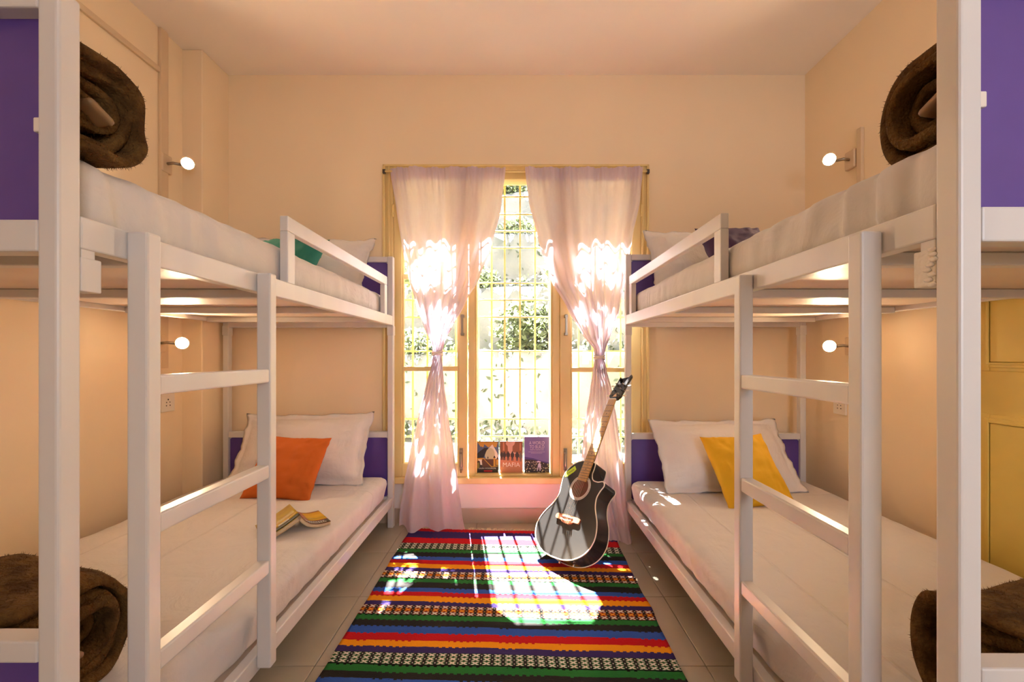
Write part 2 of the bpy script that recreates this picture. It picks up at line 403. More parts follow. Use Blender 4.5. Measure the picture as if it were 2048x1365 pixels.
# iron grille outside the panes
gr = thing('window_grille', 'cream iron grille of thin crossed bars outside the window panes', 'grille', (0, YB + .165, WZ0))
YG = YB + .165
def gx(px): return (px - PX) * YG / F
def gz(py): return H - (py - PY) * YG / F
for k, px in enumerate((798, 826, 855, 884, 912, 940, 957, 983.5, 1009.5, 1040, 1070, 1099, 1128, 1157, 1185, 1213, 1241, 1268)):
    x = gx(px); box('upright_bar', x - .0055, x + .0055, YG - .0055, YG + .0055, WZ0 - .0, WZ1, M['wood'], gr, .0015, 1)
for py in (395, 430, 464, 497, 567, 601, 635, 703, 738, 838, 873):
    z = gz(py); box('cross_bar', WX0, WX1, YG - .012, YG - .006, z - .005, z + .005, M['wood'], gr, .001, 1)

# ------------------------------------------------------------------ the place outside
def hill_z(x, y):
    t = (y - 4.0) + 0.10 * x + 0.25 * math.sin(x * 0.5)
    st = 0.95; k = math.floor(t / st); f = t / st - k
    rise = 1.02
    g = max(0.0, min(1.0, (f - 0.62) / 0.22)); g = g * g * (3 - 2 * g)
    return -1.1 + (k + g) * rise + 0.05 * f
vv, ff = [], []
nx, ny = 70, 240
for j in range(ny + 1):
    for i in range(nx + 1):
        x = -14 + 28 * i / nx; y = 3.1 + 15 * j / ny
        z = hill_z(x, y) if y > 3.6 else -1.15
        vv.append((x, y, z + 0.10 * noise.noise(Vector((x * 1.3, y * 1.3, 0)))))
for j in range(ny):
    for i in range(nx):
        a = j * (nx + 1) + i; ff.append((a, a + 1, a + nx + 2, a + nx + 1))
hillside = tag(link('hillside', mesh_from(vv, ff), M['stone'], None, True), 'sunlit terraced hillside rising beyond the window', 'hillside', kind='structure')
def leaf_cloud(n, rx, ry, rz, size):
    vv, ff = [], []
    for _ in range(n):
        d = Vector((random.gauss(0, 1), random.gauss(0, 1), random.gauss(0, 1))).normalized() * (random.random() ** .4)
        c = Vector((d.x * rx, d.y * ry, rz + d.z * rz))
        a = Vector((random.gauss(0, 1), random.gauss(0, 1), random.gauss(0, 1))).normalized(); b = a.orthogonal().normalized()
        s = size * random.uniform(.6, 1.3); i0 = len(vv)
        vv += [c - a * s, c + b * s * .45 + a * .1 * s, c + a * s, c - b * s * .45 + a * .1 * s]; ff.append((i0, i0 + 1, i0 + 2, i0 + 3))
    return mesh_from(vv, ff)
bush_me = [leaf_cloud(520, .55, .40, .38, .075), leaf_cloud(620, .7, .45, .5, .085), leaf_cloud(420, .42, .35, .30, .06)]
for m_ in bush_me: m_.materials.append(M['leaf'])
placed = []
for k in range(400):
    row = random.choice((0, 0, 1, 1, 2, 2, 3, 3, 4, 5, 6, 7, 8))
    y = 4.0 + 0.95 * (row + .30) + random.uniform(-.15, .25); x = random.uniform(-.36, .36) * y * 1.05
    yy = y - .10 * x; sc = random.uniform(.55, .95); rr = (.55, .70, .42)[k % 3] * sc
    if len(placed) >= 34 or any(math.hypot(x - a, yy - b) < rr + r for a, b, r in placed): continue
    placed.append((x, yy, rr))
    o = link('hillside_bush', bush_me[k % 3], None)
    o.location = (x, yy, hill_z(x, yy) - .06); o.rotation_euler = (0, 0, random.uniform(0, 6)); o.scale = (sc, sc, sc)
    tag(o, 'pale green leafy bush growing on the terraced hillside beyond the window', 'bush', 'bushes on the terraced hillside')
vv, ff = [], []
for _ in range(16000):                                    # low undergrowth all over the slope
    y = 3.8 + 12 * random.random() ** 1.3; x = random.uniform(-.42, .42) * y
    if noise.noise(Vector((x * 1.1, y * 1.7, 4.0))) < -.12: continue
    c = Vector((x, y, hill_z(x, y) + random.uniform(.0, .22)))
    a = Vector((random.gauss(0, 1), random.gauss(0, 1), random.gauss(0, 1))).normalized(); b = a.orthogonal().normalized()
    s_ = random.uniform(.025, .06) * (.6 + y * .06); i0 = len(vv)
    vv += [c - a * s_, c + b * s_ * .5, c + a * s_, c - b * s_ * .5]; ff.append((i0, i0 + 1, i0 + 2, i0 + 3))
tag(link('undergrowth', mesh_from(vv, ff), M['leaf'], hillside), kind='stuff')
tag(box('window_shade_slab', -1.3, 1.3, YB + .21, YB + .43, 2.44, 2.50, M['concrete'], None, .004), 'concrete shade slab over the window outside', 'slab', kind='structure')
# leafy branch above the slab whose shadow falls on the curtains
br = thing('tree_branch', 'leafy tree branch hanging over the window shade outside', 'branch', (0, 3.35, 2.9))
def branch_curve(x0, x1, z0, z1): return [Vector((x0 + (x1 - x0) * t, .04 * math.sin(t * 5 + x0), z0 + (z1 - z0) * t + .05 * math.sin(t * 7))) for t in [i / 8 for i in range(9)]]
bmr = bmesh.new()
bl = [branch_curve(-1.2, 1.1, .06, .14), branch_curve(-.95, -.62, .05, -.42), branch_curve(-.62, -.92, .05, -.40), branch_curve(.15, .42, .05, -.40), branch_curve(.62, .30, .1, -.42), branch_curve(-1.0, -1.15, .05, -.35), branch_curve(.6, .75, .08, -.3)]
bl2 = [branch_curve(-.80, -.74, .0, -1.5), branch_curve(-.62, -.56, .0, -1.5), branch_curve(-.47, -.45, .0, -1.35), branch_curve(.34, .33, .0, -1.5), branch_curve(.46, .45, .0, -1.5), branch_curve(.60, .57, .0, -1.4)]
for b in bl + bl2: add_tube(bmr, b, [.012 - .001 * i for i in range(9)], 6)
link('limb', bm_mesh(bmr), M['bark'], br, True)
vv, ff = [], []
for b in bl[1:] + bl2:
    for p in [b[i].lerp(b[i + 1], t) for i in range(8) for t in (0, .5)]:
        if p.z < -.55: continue
        for _ in range(3):
            c = p + Vector((random.gauss(0, .05), random.gauss(0, .05), random.gauss(0, .05)))
            a = Vector((random.gauss(0, 1), random.gauss(0, .6), random.gauss(-.3, 1))).normalized(); q = a.orthogonal().normalized()
            s = random.uniform(.035, .06); i0 = len(vv)
            vv += [c, c + a * s * .6 + q * s * .35, c + a * s * 1.6, c + a * s * .6 - q * s * .35]; ff.append((i0, i0 + 1, i0 + 2, i0 + 3))
for b in bl2:
    for p in [b[i].lerp(b[i + 1], t) for i in range(8) for t in (0, .25, .5, .75)]:
        if p.z > -.52: continue
        for _ in range(9):
            c = p + Vector((random.gauss(0, .05), random.gauss(0, .06), random.gauss(0, .07)))
            a = Vector((random.gauss(0, 1), random.gauss(0, .6), random.gauss(-.3, 1))).normalized(); q = a.orthogonal().normalized()
            s_ = random.uniform(.05, .085); i0 = len(vv)
            vv += [c, c + a * s_ * .6 + q * s_ * .4, c + a * s_ * 1.6, c + a * s_ * .6 - q * s_ * .4]; ff.append((i0, i0 + 1, i0 + 2, i0 + 3))
lv = link('leaves', mesh_from(vv, ff), M['leaf'], br); lv['kind'] = 'stuff'

# ------------------------------------------------------------------ bunk beds
T = .032; TD = .037                                     # post width and depth
def bunk(side, s, X, W, y0, y1, word, other):
    def x(t): return s * (X + t)
    bed = thing('bunk_bed', f'white steel bunk bed with purple end panels, {word}', 'bunk bed', (x(W / 2), (y0 + y1) / 2, 0), 'white steel bunk beds')
    zu0, zu1, zl0, zl1, zt = 1.133, 1.184, .126, .173, 1.517
    for (tx, yy) in ((0, y0), (W - T, y0), (0, y1 - TD), (W - T, y1 - TD)):
        p = box('post', x(tx), x(tx + T), yy, yy + TD, 0.0, zt, M['metal'], bed, .005, 3)
        far = yy > y0
        if far: box('post_sleeve', x(tx - .002), x(tx + T + .002), yy - .002, yy + TD + .002, 1.075, 1.13, M['metal'], p, .003)
    for z0, z1 in ((zu0, zu1), (zl0, zl1)):
        box('side_rail', x(.001), x(.030), y0 + TD, y1 - TD, z0, z1, M['metal'], bed, .003)
        box('side_rail', x(W - .030), x(W - .004), y0 + TD, y1 - TD, z0 + .012, z1, M['metal'], bed, .003)
    for ye, sgn in ((y0, 1), (y1 - TD, -1)):
        a, b = (ye + .001, ye + .036)
        for z0, z1 in ((1.120, 1.168), (zt - T, zt - .001), (.505, .538), (zl0, zl1)):
            box('end_rail', x(T), x(W - T), a, b, z0, z1, M['metal'], bed, .003)
        yp = ye + (.026 if sgn > 0 else .018)
        for z0, z1, pn in ((1.168, zt - T, 'end_panel'), (zl1, .505, 'end_panel')):
            p = box(pn, x(T), x(W - T), yp, yp + .008, z0, z1, M['purple'], bed, 0)
            for tx, d in ((T, 1), (W - T, -1)):                        # welded gussets in the panel corners
                for zz, dz in ((z0, 1), (z1, -1)):
                    bm = bmesh.new(); L = .011
                    tri = [(x(tx), zz), (x(tx + d * L), zz), (x(tx), zz + dz * L)]
                    lo = [bm.verts.new((a_, yp - .0035, b_)) for a_, b_ in tri]; hi = [bm.verts.new((a_, yp, b_)) for a_, b_ in tri]
                    bm.faces.new(lo); bm.faces.new(hi[::-1])
                    for i in range(3): bm.faces.new((lo[i], hi[i], hi[(i + 1) % 3], lo[(i + 1) % 3]))
                    bmesh.ops.recalc_face_normals(bm, faces=bm.faces)
                    bmesh.ops.translate(bm, verts=bm.verts, vec=-p.location - bed.location)
                    link('corner_gusset', bm_mesh(bm), M['metal'], p)
    for yy in (.875, 1.365, 1.865, 2.36):
        box('slat', x(.03), x(W - .03), yy, yy + .030, 1.138, 1.164, M['metal'], bed, .003)
        box('slat', x(.03), x(W - .03), yy, yy + .030, .130, .152, M['metal'], bed, .003)
    box('base_board', x(.031), x(W - .031), y0 + TD + .002, y1 - TD - .002, 1.1645, 1.173, M['ply'], bed, 0)
    box('base_board', x(.031), x(W - .031), y0 + TD + .002, y1 - TD - .002, .1525, .160, M['ply'], bed, 0)
    # clip on the inner edge of the near upper panel
    zc = 1.30 if s < 0 else 1.305
    box('panel_clip', x(T - .002), x(T + .010), y0 + .004, y0 + .026, zc, zc + .022, M['plastic'], bed, .002)
    # corner joint of the near post
    jb = box('joint_block', x(.001), x(.031), y0 + TD, y0 + TD + .036, 1.066, 1.120, M['metal'] if s < 0 else M['weld'], bed, .002)
    box('joint_pin', x(.004), x(.028), y0 + TD + .003, y0 + TD + .028, 1.118, 1.135, M['metal'], jb, .002)
    if s > 0:
        bm = bmesh.new()
        for k in range(8):
            r = bmesh.ops.create_icosphere(bm, subdivisions=2, radius=.0045)['verts']
            c = Vector((x(0), y0 + TD + .004 + random.uniform(-.003, .008), 1.068 + k * .0072))
            for v in r: v.co = Vector((v.co.x * .5, v.co.y * 1.6, v.co.z * .8)) * (1 + .3 * noise.noise(v.co * 300)) + c
        bmesh.ops.translate(bm, verts=bm.verts, vec=-bed.location)
        link('weld_bead', bm_mesh(bm), M['weld'], bed, True)
    # guard rail
    g0, g1 = (1.366, 2.43) if s < 0 else (1.341, 2.415)
    gz1 = 1.385
    top = box('guard_rail', x(.002), x(.027), g0, g1, gz1 - .046, gz1, M['metal'], bed, .003)
    for a in (g0, g1 - .046):
        box('guard_post', x(.002), x(.027), a, a + .046, zu1 - .002, gz1 - .046, M['metal'], top, .003)
    # ladder on the aisle side
    la = empty('ladder', (0, 0, 0), bed)
    ys = (.796, 1.196) if s < 0 else (.747, 1.152)
    wd = .037 if s < 0 else .035
    for yy in ys: box('upright', x(-wd), x(0), yy, yy + .032, .140 if s < 0 else .13, 1.182 if s < 0 else 1.170, M['metal'], la, .004)
    for z1 in ((.929, .677, .426) if s < 0 else (.916, .655, .394)):
        box('rung', x(-wd + .003), x(-.003), ys[0] + .031, ys[1] + .001, z1 - .036, z1, M['metal'], la, .004)
    return bed
LX, LW, LY0, LY1 = .68, .95, .677, 2.573
RX, RW, RY0, RY1 = .604, .985, .618, 2.518
bunk('left', -1, LX, LW, LY0, LY1, 'left of the window under the teal cushion', '')
bunk('right', 1, RX, RW, RY0, RY1, 'right of the window beside the guitar', '')

# ------------------------------------------------------------------ mattresses
def mattress(s, X, W, y0, y1, z0, z1, lower, label, seed):
    xi, xo = s * (X + .034), s * (X + W - .038)
    cx, cy, cz = (xi + xo) / 2, (y0 + y1) / 2, (z0 + z1) / 2
    bm = soft_box(abs(xo - xi), y1 - y0, z1 - z0, .040, 30, 150, 8)
    for v in bm.verts:
        wy = v.co.y + cy; inner = -s * v.co.x / (abs(xo - xi) / 2)        # +1 on the aisle side
        n = noise.noise(Vector((v.co.x * 3, wy * 3, seed)))
        n2 = noise.noise(Vector((v.co.x * 9, wy * 16, v.co.z * 6 + seed)))
        v.co.z += .004 * n + (.0025 * n2 if v.co.z > 0 else 0)
        if inner > .8:
            hz = (v.co.z / ((z1 - z0) / 2) + 1) / 2
            if lower:
                f = max(0, min(1, (wy - 1.0) / .17)); f = f * f * (3 - 2 * f)
                v.co.x += -s * (.030 * f) * max(0, hz) * (inner - .8) / .2
                v.co.x += s * (.016 * (1 - f)) * (inner - .8) / .2
            if not lower:
                fade = max(0, min(1, (1.30 - wy) / .45)); ph = wy * 58 + 5 * noise.noise(Vector((wy * 4, v.co.z * 5, seed)))
                v.co.x += -s * .0055 * fade * (math.sin(ph) + .5 * math.sin(ph * 2.3 + 1)) * (inner - .8) / .2
            v.co.x += -s * (.006 * n2 + .004 * n) * (inner - .8) / .2
    o = link('mattress', bm_mesh(bm), M['sheet'], None, True); o.location = (cx, cy, cz)
    return tag(o, label, 'mattress', 'white sheeted mattresses')
mattress(-1, LX, LW, LY0 + .045, LY1 - .085, 1.1735, 1.302, False, 'white sheeted mattress on the top bunk left of the window', 1.0)
mattress(-1, LX, LW, LY0 + .045, LY1 - .085, .161, .306, True, 'white sheeted mattress on the bottom bunk left of the window, under the open book', 2.0)
mattress(1, RX, RW, RY0 + .045, RY1 - .085, 1.1735, 1.302, False, 'white sheeted mattress on the top bunk right of the window', 3.0)
mattress(1, RX, RW, RY0 + .045, RY1 - .085, .161, .300, True, 'white sheeted mattress on the bottom bunk right of the window, under the yellow cushion', 4.0)

# ------------------------------------------------------------------ pillows and cushions
def pillow(name, w, h, t, m, loc, lean, yaw=0, roll=0, flange=0.0, seed=0.0, pinch=.05, label='', cat='pillow', group=None):
    n = 36; vv, ff = [], []; idx = {}
    def thick(u, v):
        a = 1 - flange * 2 / w; b = 1 - flange * 2 / h
        U, V = abs(u) / a, abs(v) / b
        if U >= 1 or V >= 1: return .0022
        return .0022 + t / 2 * (1 - U ** 2.4) ** .55 * (1 - V ** 2.4) ** .55
    for side in (-1, 1):
        for j in range(n + 1):
            for i in range(n + 1):
                edge = i in (0, n) or j in (0, n)
                if side == 1 and edge: idx[(side, i, j)] = idx[(-1, i, j)]; continue
                u = -1 + 2 * i / n; v = -1 + 2 * j / n
                u = math.copysign(abs(u) ** .8, u); v = math.copysign(abs(v) ** .8, v)
                px = u * w / 2 * (1 - pinch * (1 - v * v) * abs(u)); pz = h / 2 + v * h / 2 * (1 - pinch * (1 - u * u) * abs(v))
                th = thick(u, v)
                q = Vector((u * 2.2, v * 2.2, seed))
                wr = noise.noise(q * 1.6) * .010 + noise.noise(q * 4) * .004
                corner = (abs(u) * abs(v)) ** 3
                wr += .006 * math.sin((u - v if u * v > 0 else u + v) * 22 + seed) * corner
                if flange:
                    ruf = max(0, max(abs(u), abs(v)) - .86) / .14
                    ph = (u if abs(v) > abs(u) else v) * 17 + seed
                    yo = ruf * (.006 * math.sin(ph * .6) + .003 * math.sin(ph * 1.7))
                    pz += ruf * .002 * math.sin(ph * 1.1); px += ruf * .0025 * math.cos(ph * .9)
                else: yo = 0
                yv = side * (th + wr * min(1, th / .02)) + yo
                idx[(side, i, j)] = len(vv); vv.append((px, yv, pz))
        for j in range(n):
            for i in range(n):
                q = (idx[(side, i, j)], idx[(side, i + 1, j)], idx[(side, i + 1, j + 1)], idx[(side, i, j + 1)])
                ff.append(q if side < 0 else q[::-1])
    o = link(name, mesh_from(vv, ff), m, None, True)
    o.matrix_world = Matrix.Translation(loc) @ Matrix.Rotation(yaw, 4, 'Z') @ Matrix.Rotation(-lean, 4, 'X') @ Matrix.Rotation(roll, 4, 'Y')
    return tag(o, label, cat, group)
R = math.radians
WP = 'white pillows'
pillow('pillow', .70, .41, .15, M['case'], (-1.115, 2.29, .300), R(33), 0, R(-1), .032, 1.0, .05, 'white pillow leaning on the purple headboard behind the orange cushion', 'pillow', WP)
pillow('pillow', .68, .38, .14, M['case'], (-1.10, 2.265, 1.298), R(37), 0, R(1), .032, 2.0, .05, 'white pillow on the left top bunk behind the teal cushion', 'pillow', WP)
pillow('pillow', .70, .42, .15, M['case'], (1.07, 2.19, .296), R(40), R(2), R(0), .032, 3.0, .05, 'white pillow leaning on the purple headboard behind the yellow cushion', 'pillow', WP)
pillow('pillow', .68, .39, .14, M['case'], (1.03, 2.27, 1.296), R(30), R(3), R(0), .032, 4.0, .05, 'white pillow on the right top bunk behind the dark purple cushion', 'pillow', WP)
CG = 'small coloured cushions'
pillow('cushion', .335, .325, .11, M['orange'], (-1.098, 2.075, .300), R(37), R(-4), R(2), 0, 5.0, .07, 'small orange cushion in front of a white pillow', 'cushion', CG)
pillow('cushion', .34, .32, .11, M['green'], (-1.085, 2.04, 1.296), R(42), R(-2), R(-1), 0, 6.0, .07, 'small teal green cushion behind a guard rail', 'cushion', CG)
pillow('cushion', .315, .37, .11, M['yellow'], (1.085, 1.985, .294), R(41), R(3), R(-3), 0, 7.0, .07, 'small mustard yellow cushion on the bottom bunk', 'cushion', CG)
pillow('cushion', .34, .33, .11, M['aubergine'], (1.065, 2.02, 1.296), R(32), R(8), R(-4), 0, 8.0, .07, 'small dark purple cushion behind a guard rail', 'cushion', CG)

# ------------------------------------------------------------------ brown fleece blankets
def blanket(name, loc, s, width, depth, height, layers, label, seed, yaw=0.0, fluff=26000):
    """folded fleece: nested U folds whose bends point away from the camera, fold edges towards the aisle"""
    root = thing(name, label, 'blanket', loc, 'brown fleece blankets', (0, 0, yaw))
    bm = bmesh.new()
    th = height / (2 * layers) * .98
    for k in range(layers):
        hz = height / 2 - th * k - th / 2            # half height of this U
        L = depth - th * .95 * k                     # reach of the bend
        straight = max(.02, L - hz * .8)
        arc = PI * hz * .9; total = 2 * straight + arc
        sb = soft_box(width * (1 - .03 * k), total, th * 1.02, th * .48, 16, 46, 5)
        for v in sb.verts:
            t = v.co.y + total / 2; nrm = v.co.z
            if t < straight: c = Vector((t - depth * .0, hz)); nn = Vector((0, 1))
            elif t < straight + arc:
                a = (t - straight) / arc * PI
                c = Vector((straight + math.sin(a) * hz * .8, math.cos(a) * hz)); nn = Vector((math.sin(a), math.cos(a)))
            else: c = Vector((straight - (t - straight - arc), -hz)); nn = Vector((0, -1))
            yy = c.x + nn.x * nrm; zz = c.y + nn.y * nrm + height / 2
            sag = 1 - .16 * max(0, 1 - yy / depth) * 0
            q = Vector((v.co.x * 5 + seed, yy * 6, zz * 7 + k))
            lump = noise.noise(q) * .024 + noise.noise(q * 2.2) * .010
            rnd = 1 - .04 * (abs(v.co.x) / (width / 2)) ** 3
            v.co = Vector((v.co.x + lump * .8 + .012 * math.sin(k * 2.1 + seed), max(-depth / 2 + .006, yy - depth / 2 + lump * .6), max(.0035, zz * rnd + lump * .9)))
        me = bm_mesh(sb); bm.from_mesh(me); bpy.data.meshes.remove(me)
    me = bm_mesh(bm)
    body = link('fleece', me, M['fleece'], root, True)
    # short pile standing off the surface
    me.calc_loop_triangles(); rnd = random.Random(int(seed * 10))
    tris = [(t.vertices[:], t.area) for t in me.loop_triangles]; acc = []; tot = 0
    for t_, a_ in tris: tot += a_; acc.append(tot)
    import bisect
    vv, ff = [], []; V = me.vertices
    for _ in range(fluff):
        t_ = tris[min(bisect.bisect(acc, rnd.random() * tot), len(tris) - 1)][0]
        a, b = rnd.random(), rnd.random()
        if a + b > 1: a, b = 1 - a, 1 - b
        A, B, Cc = V[t_[0]], V[t_[1]], V[t_[2]]
        p = A.co + (B.co - A.co) * a + (Cc.co - A.co) * b
        nrm = (A.normal + B.normal + Cc.normal).normalized()
        d = (nrm + Vector((rnd.gauss(0, .45), rnd.gauss(0, .45), rnd.gauss(-.15, .45)))).normalized()
        w = d.cross(Vector((rnd.gauss(0, 1), rnd.gauss(0, 1), rnd.gauss(0, 1)))).normalized() * .00055
        l = rnd.uniform(.003, .0075); i0 = len(vv)
        vv += [p - w, p + w, p + d * l]; ff.append((i0, i0 + 1, i0 + 2))
    pl = link('fleece_pile', mesh_from(vv, ff), M['fleece'], body); pl['kind'] = 'stuff'
    # satin binding poking out of the folds
    sb = soft_box(.035, .05, .014, .0065, 6, 8, 4)
    bd = link('satin_binding', bm_mesh(sb), M['satin'], root, True)
    bd.location = (-s * (width / 2 - .012), -depth * .10, height * .42); bd.rotation_euler = (R(-25), R(8 * s), 0)
    return root
blanket('blanket', (-1.01, .795, 1.300), -1, .60, .15, .192, 4, 'folded brown fleece blanket on the near end of the left top bunk', 1.3, 0)
blanket('blanket', (.985, .765, 1.300), 1, .60, .185, .188, 4, 'folded brown fleece blanket on the near end of the right top bunk', 2.7, 0)
blanket('blanket', (-1.155, .872, .304), -1, .66, .27, .235, 4, 'folded brown fleece blanket on the near end of the left bottom bunk', 3.9, R(0), 36000)
blanket('blanket', (1.135, .805, .298), 1, .66, .24, .235, 4, 'folded brown fleece blanket on the near end of the right bottom bunk', 5.1, R(4), 36000)

# ------------------------------------------------------------------ curtains
tube_rod = thing('curtain_rod', 'thin rod carrying both curtains across the window head', 'curtain rod', (0, 2.578, P(0, 343, 2.578).z))
tube('rod', [(wx(772), 2.578, P(0, 343, 2.578).z), (wx(1292), 2.578, P(0, 343, 2.578).z)], .006, M['wood'], tube_rod)
for px in (772, 1292): box('rod_end', wx(px) - .008, wx(px) + .008, 2.572, YW - .010, P(0, 343, 2.578).z - .012, P(0, 343, 2.578).z + .012, M['dark'], tube_rod, .003)
def interp(tab, y, c):
    if y <= tab[0][0]: return tab[0][c]
    for a, b in zip(tab, tab[1:]):
        if y <= b[0]:
            t = (y - a[0]) / (b[0] - a[0]); t = t * t * (3 - 2 * t) * .35 + t * .65
            return a[c] + (b[c] - a[c]) * t
    return tab[-1][c]
def curtain(tab, tie, label, seed, lead):
    """tab rows: photo height, left and right edge, depth; lead = side of the free edge"""
    ybot = tab[-1][0]; ytop = tab[0][0]
    root = thing('curtain', label, 'curtain', (P((tab[-1][1] + tab[-1][2]) / 2, ybot, tab[-1][3]).x, tab[-1][3], 0), 'pale pink curtains')
    ns, nt = 170, 150; vv, ff = [], []
    off = root.location
    for j in range(nt + 1):
        py = ytop - 5 + (ybot - ytop + 5) * j / nt
        xl, xr, d = interp(tab, py, 1), interp(tab, py, 2), interp(tab, py, 3)
        near = math.exp(-((py - tie) / 45) ** 2)
        up = 1 if py < tie else 0
        k = max(0, min(1, (py - ytop) / (tie - ytop))); kb = max(0, min(1, (py - tie) / (ybot - tie)))
        for i in range(ns + 1):
            s = i / ns
            sw = s + .012 * math.sin(s * 21 + seed) * (1 - k if up else kb)
            px = xl + (xr - xl) * sw
            p = P(px, py, d); p.x = (px - PX) * d / F
            f1 = math.sin(2 * PI * 6.6 * s + seed + .9 * math.sin(5 * s + seed) + .5 * noise.noise(Vector((s * 3, py * .006, seed))))
            f2 = math.sin(2 * PI * 2.4 * s + 1.7 * seed + .8 * noise.noise(Vector((s * 2, py * .005, seed + 4))))
            f3 = math.sin(2 * PI * 23 * s + seed * 2)
            if up:
                A1 = .010 + .008 * k; A2 = .007 + .010 * k * (1 - near); A3 = .0045 * math.exp(-((py - ytop) / 45) ** 2)
            else:
                A1 = .016 * (1 - kb) ** 1.5 + .004; A2 = .026 * (kb ** .7); A3 = 0
            y = d + A1 * f1 + A2 * f2 + A3 * f3 - .018 * near * math.sin(PI * s)
            if not up: y += .012 * kb * math.sin(2 * PI * 2.1 * s + seed * .7) - .02 * kb * kb
            wr = noise.noise(Vector((s * 5, py * .02, seed))) * .006 * (1 - near)
            y += wr
            z = p.z
            if not up and kb > .9: z += .012 * (kb - .9) / .1 * math.sin(2 * PI * 3 * s + seed) + .010 * (kb - .9) / .1
            vv.append(Vector((p.x, y, max(.004, z))) - off)
    for j in range(nt):
        for i in range(ns):
            a = j * (ns + 1) + i; ff.append((a, a + 1, a + ns + 2, a + ns + 1))
    link('cloth', mesh_from(vv, ff), M['curtain'], root, True)
    # header hem folded over the rod
    hv, hf = [], []
    for j in range(2):
        for i in range(ns + 1): q = vv[(j * 5) * (ns + 1) + i]; hv.append(q + Vector((0, -.0035, 0)))
    for i in range(ns): hf.append((i, i + 1, ns + 2 + i, ns + 1 + i))
    link('header_hem', mesh_from(hv, hf), M['curtain'], root, True)
    # tie: a twisted band round the gathered cloth
    xl, xr, d = interp(tab, tie, 1), interp(tab, tie, 2), interp(tab, tie, 3)
    c = P((xl + xr) / 2, tie, d) - off + Vector((0, -.006, 0)); rx = (xr - xl) / 2 * d / F + .004
    bm = bmesh.new()
    for dz in (-.007, 0, .007):
        pts = [c + Vector((rx * math.cos(a), .026 * math.sin(a), dz + .004 * math.sin(2 * a + dz * 300))) for a in [2 * PI * i / 24 for i in range(25)]]
        add_tube(bm, pts, .0055, 6, False)
    link('tie_band', bm_mesh(bm), M['tieband'], root, True)
    return root
curtain([(340, 777, 1010, 2.556), (420, 790, 1001, 2.556), (490, 801, 984, 2.556), (555, 815, 960, 2.553), (610, 830, 930, 2.55), (655, 846, 905, 2.55),
         (688, 861, 889, 2.55), (707, 867, 883, 2.55), (730, 862, 885, 2.55), (770, 851, 889, 2.55), (830, 836, 897, 2.548), (900, 820, 908, 2.54),
         (970, 806, 917, 2.53), (1030, 797, 925, 2.51), (1061, 796, 930, 2.49)], 707, 'pale pink tied curtain hanging left of the book display', 0.6, 1)
curtain([(340, 1048, 1288, 2.556), (400, 1055, 1283, 2.556), (480, 1075, 1266, 2.556), (560, 1101, 1250, 2.553), (620, 1135, 1240, 2.55), (670, 1165, 1222, 2.55),
         (698, 1187, 1211, 2.55), (715, 1190, 1207, 2.55), (740, 1186, 1213, 2.55), (780, 1180, 1224, 2.548), (850, 1168, 1237, 2.54), (920, 1162, 1247, 2.52),
         (1000, 1166, 1254, 2.47), (1050, 1180, 1259, 2.42), (1090, 1196, 1264, 2.345)], 715, 'pale pink tied curtain hanging behind the guitar', 2.3, -1)

# ------------------------------------------------------------------ striped rug
def d_of(cy): return H * F / (1030 + .390625 * cy - PY)          # stripe edges measured in the photograph, as floor depths
K = {'k': (0.020, 0.017, 0.016), 'g': (0.018, 0.16, 0.030), 'n': (0.042, 0.024, 0.125), 'o': (0.86, 0.32, 0.006), 'r': (0.52, 0.006, 0.012), 'b': (0.030, 0.095, 0.42), 'X': (0, 0, 0), 'Y': (0, 0, 0)}
seq = [(95, 'r'), (105, 'n'), (138, 'r'), (168, 'X'), (198, 'g'), (212, 'k'), (234, 'b'), (251, 'r'), (271, 'o'), (293, 'n'), (312, 'Y'), (350, 'g'), (370, 'k'),
       (395, 'b'), (417, 'r'), (441, 'o'), (467, 'n'), (490, 'Y'), (538, 'g'), (565, 'k'), (598, 'b'), (631, 'r'), (663, 'o'), (699, 'n'), (735, 'X'), (795, 'g'), (829, 'k'), (870, 'b'), (915, 'r'), (965, 'o'), (1020, 'n')]
RF, RN = d_of(92), .52
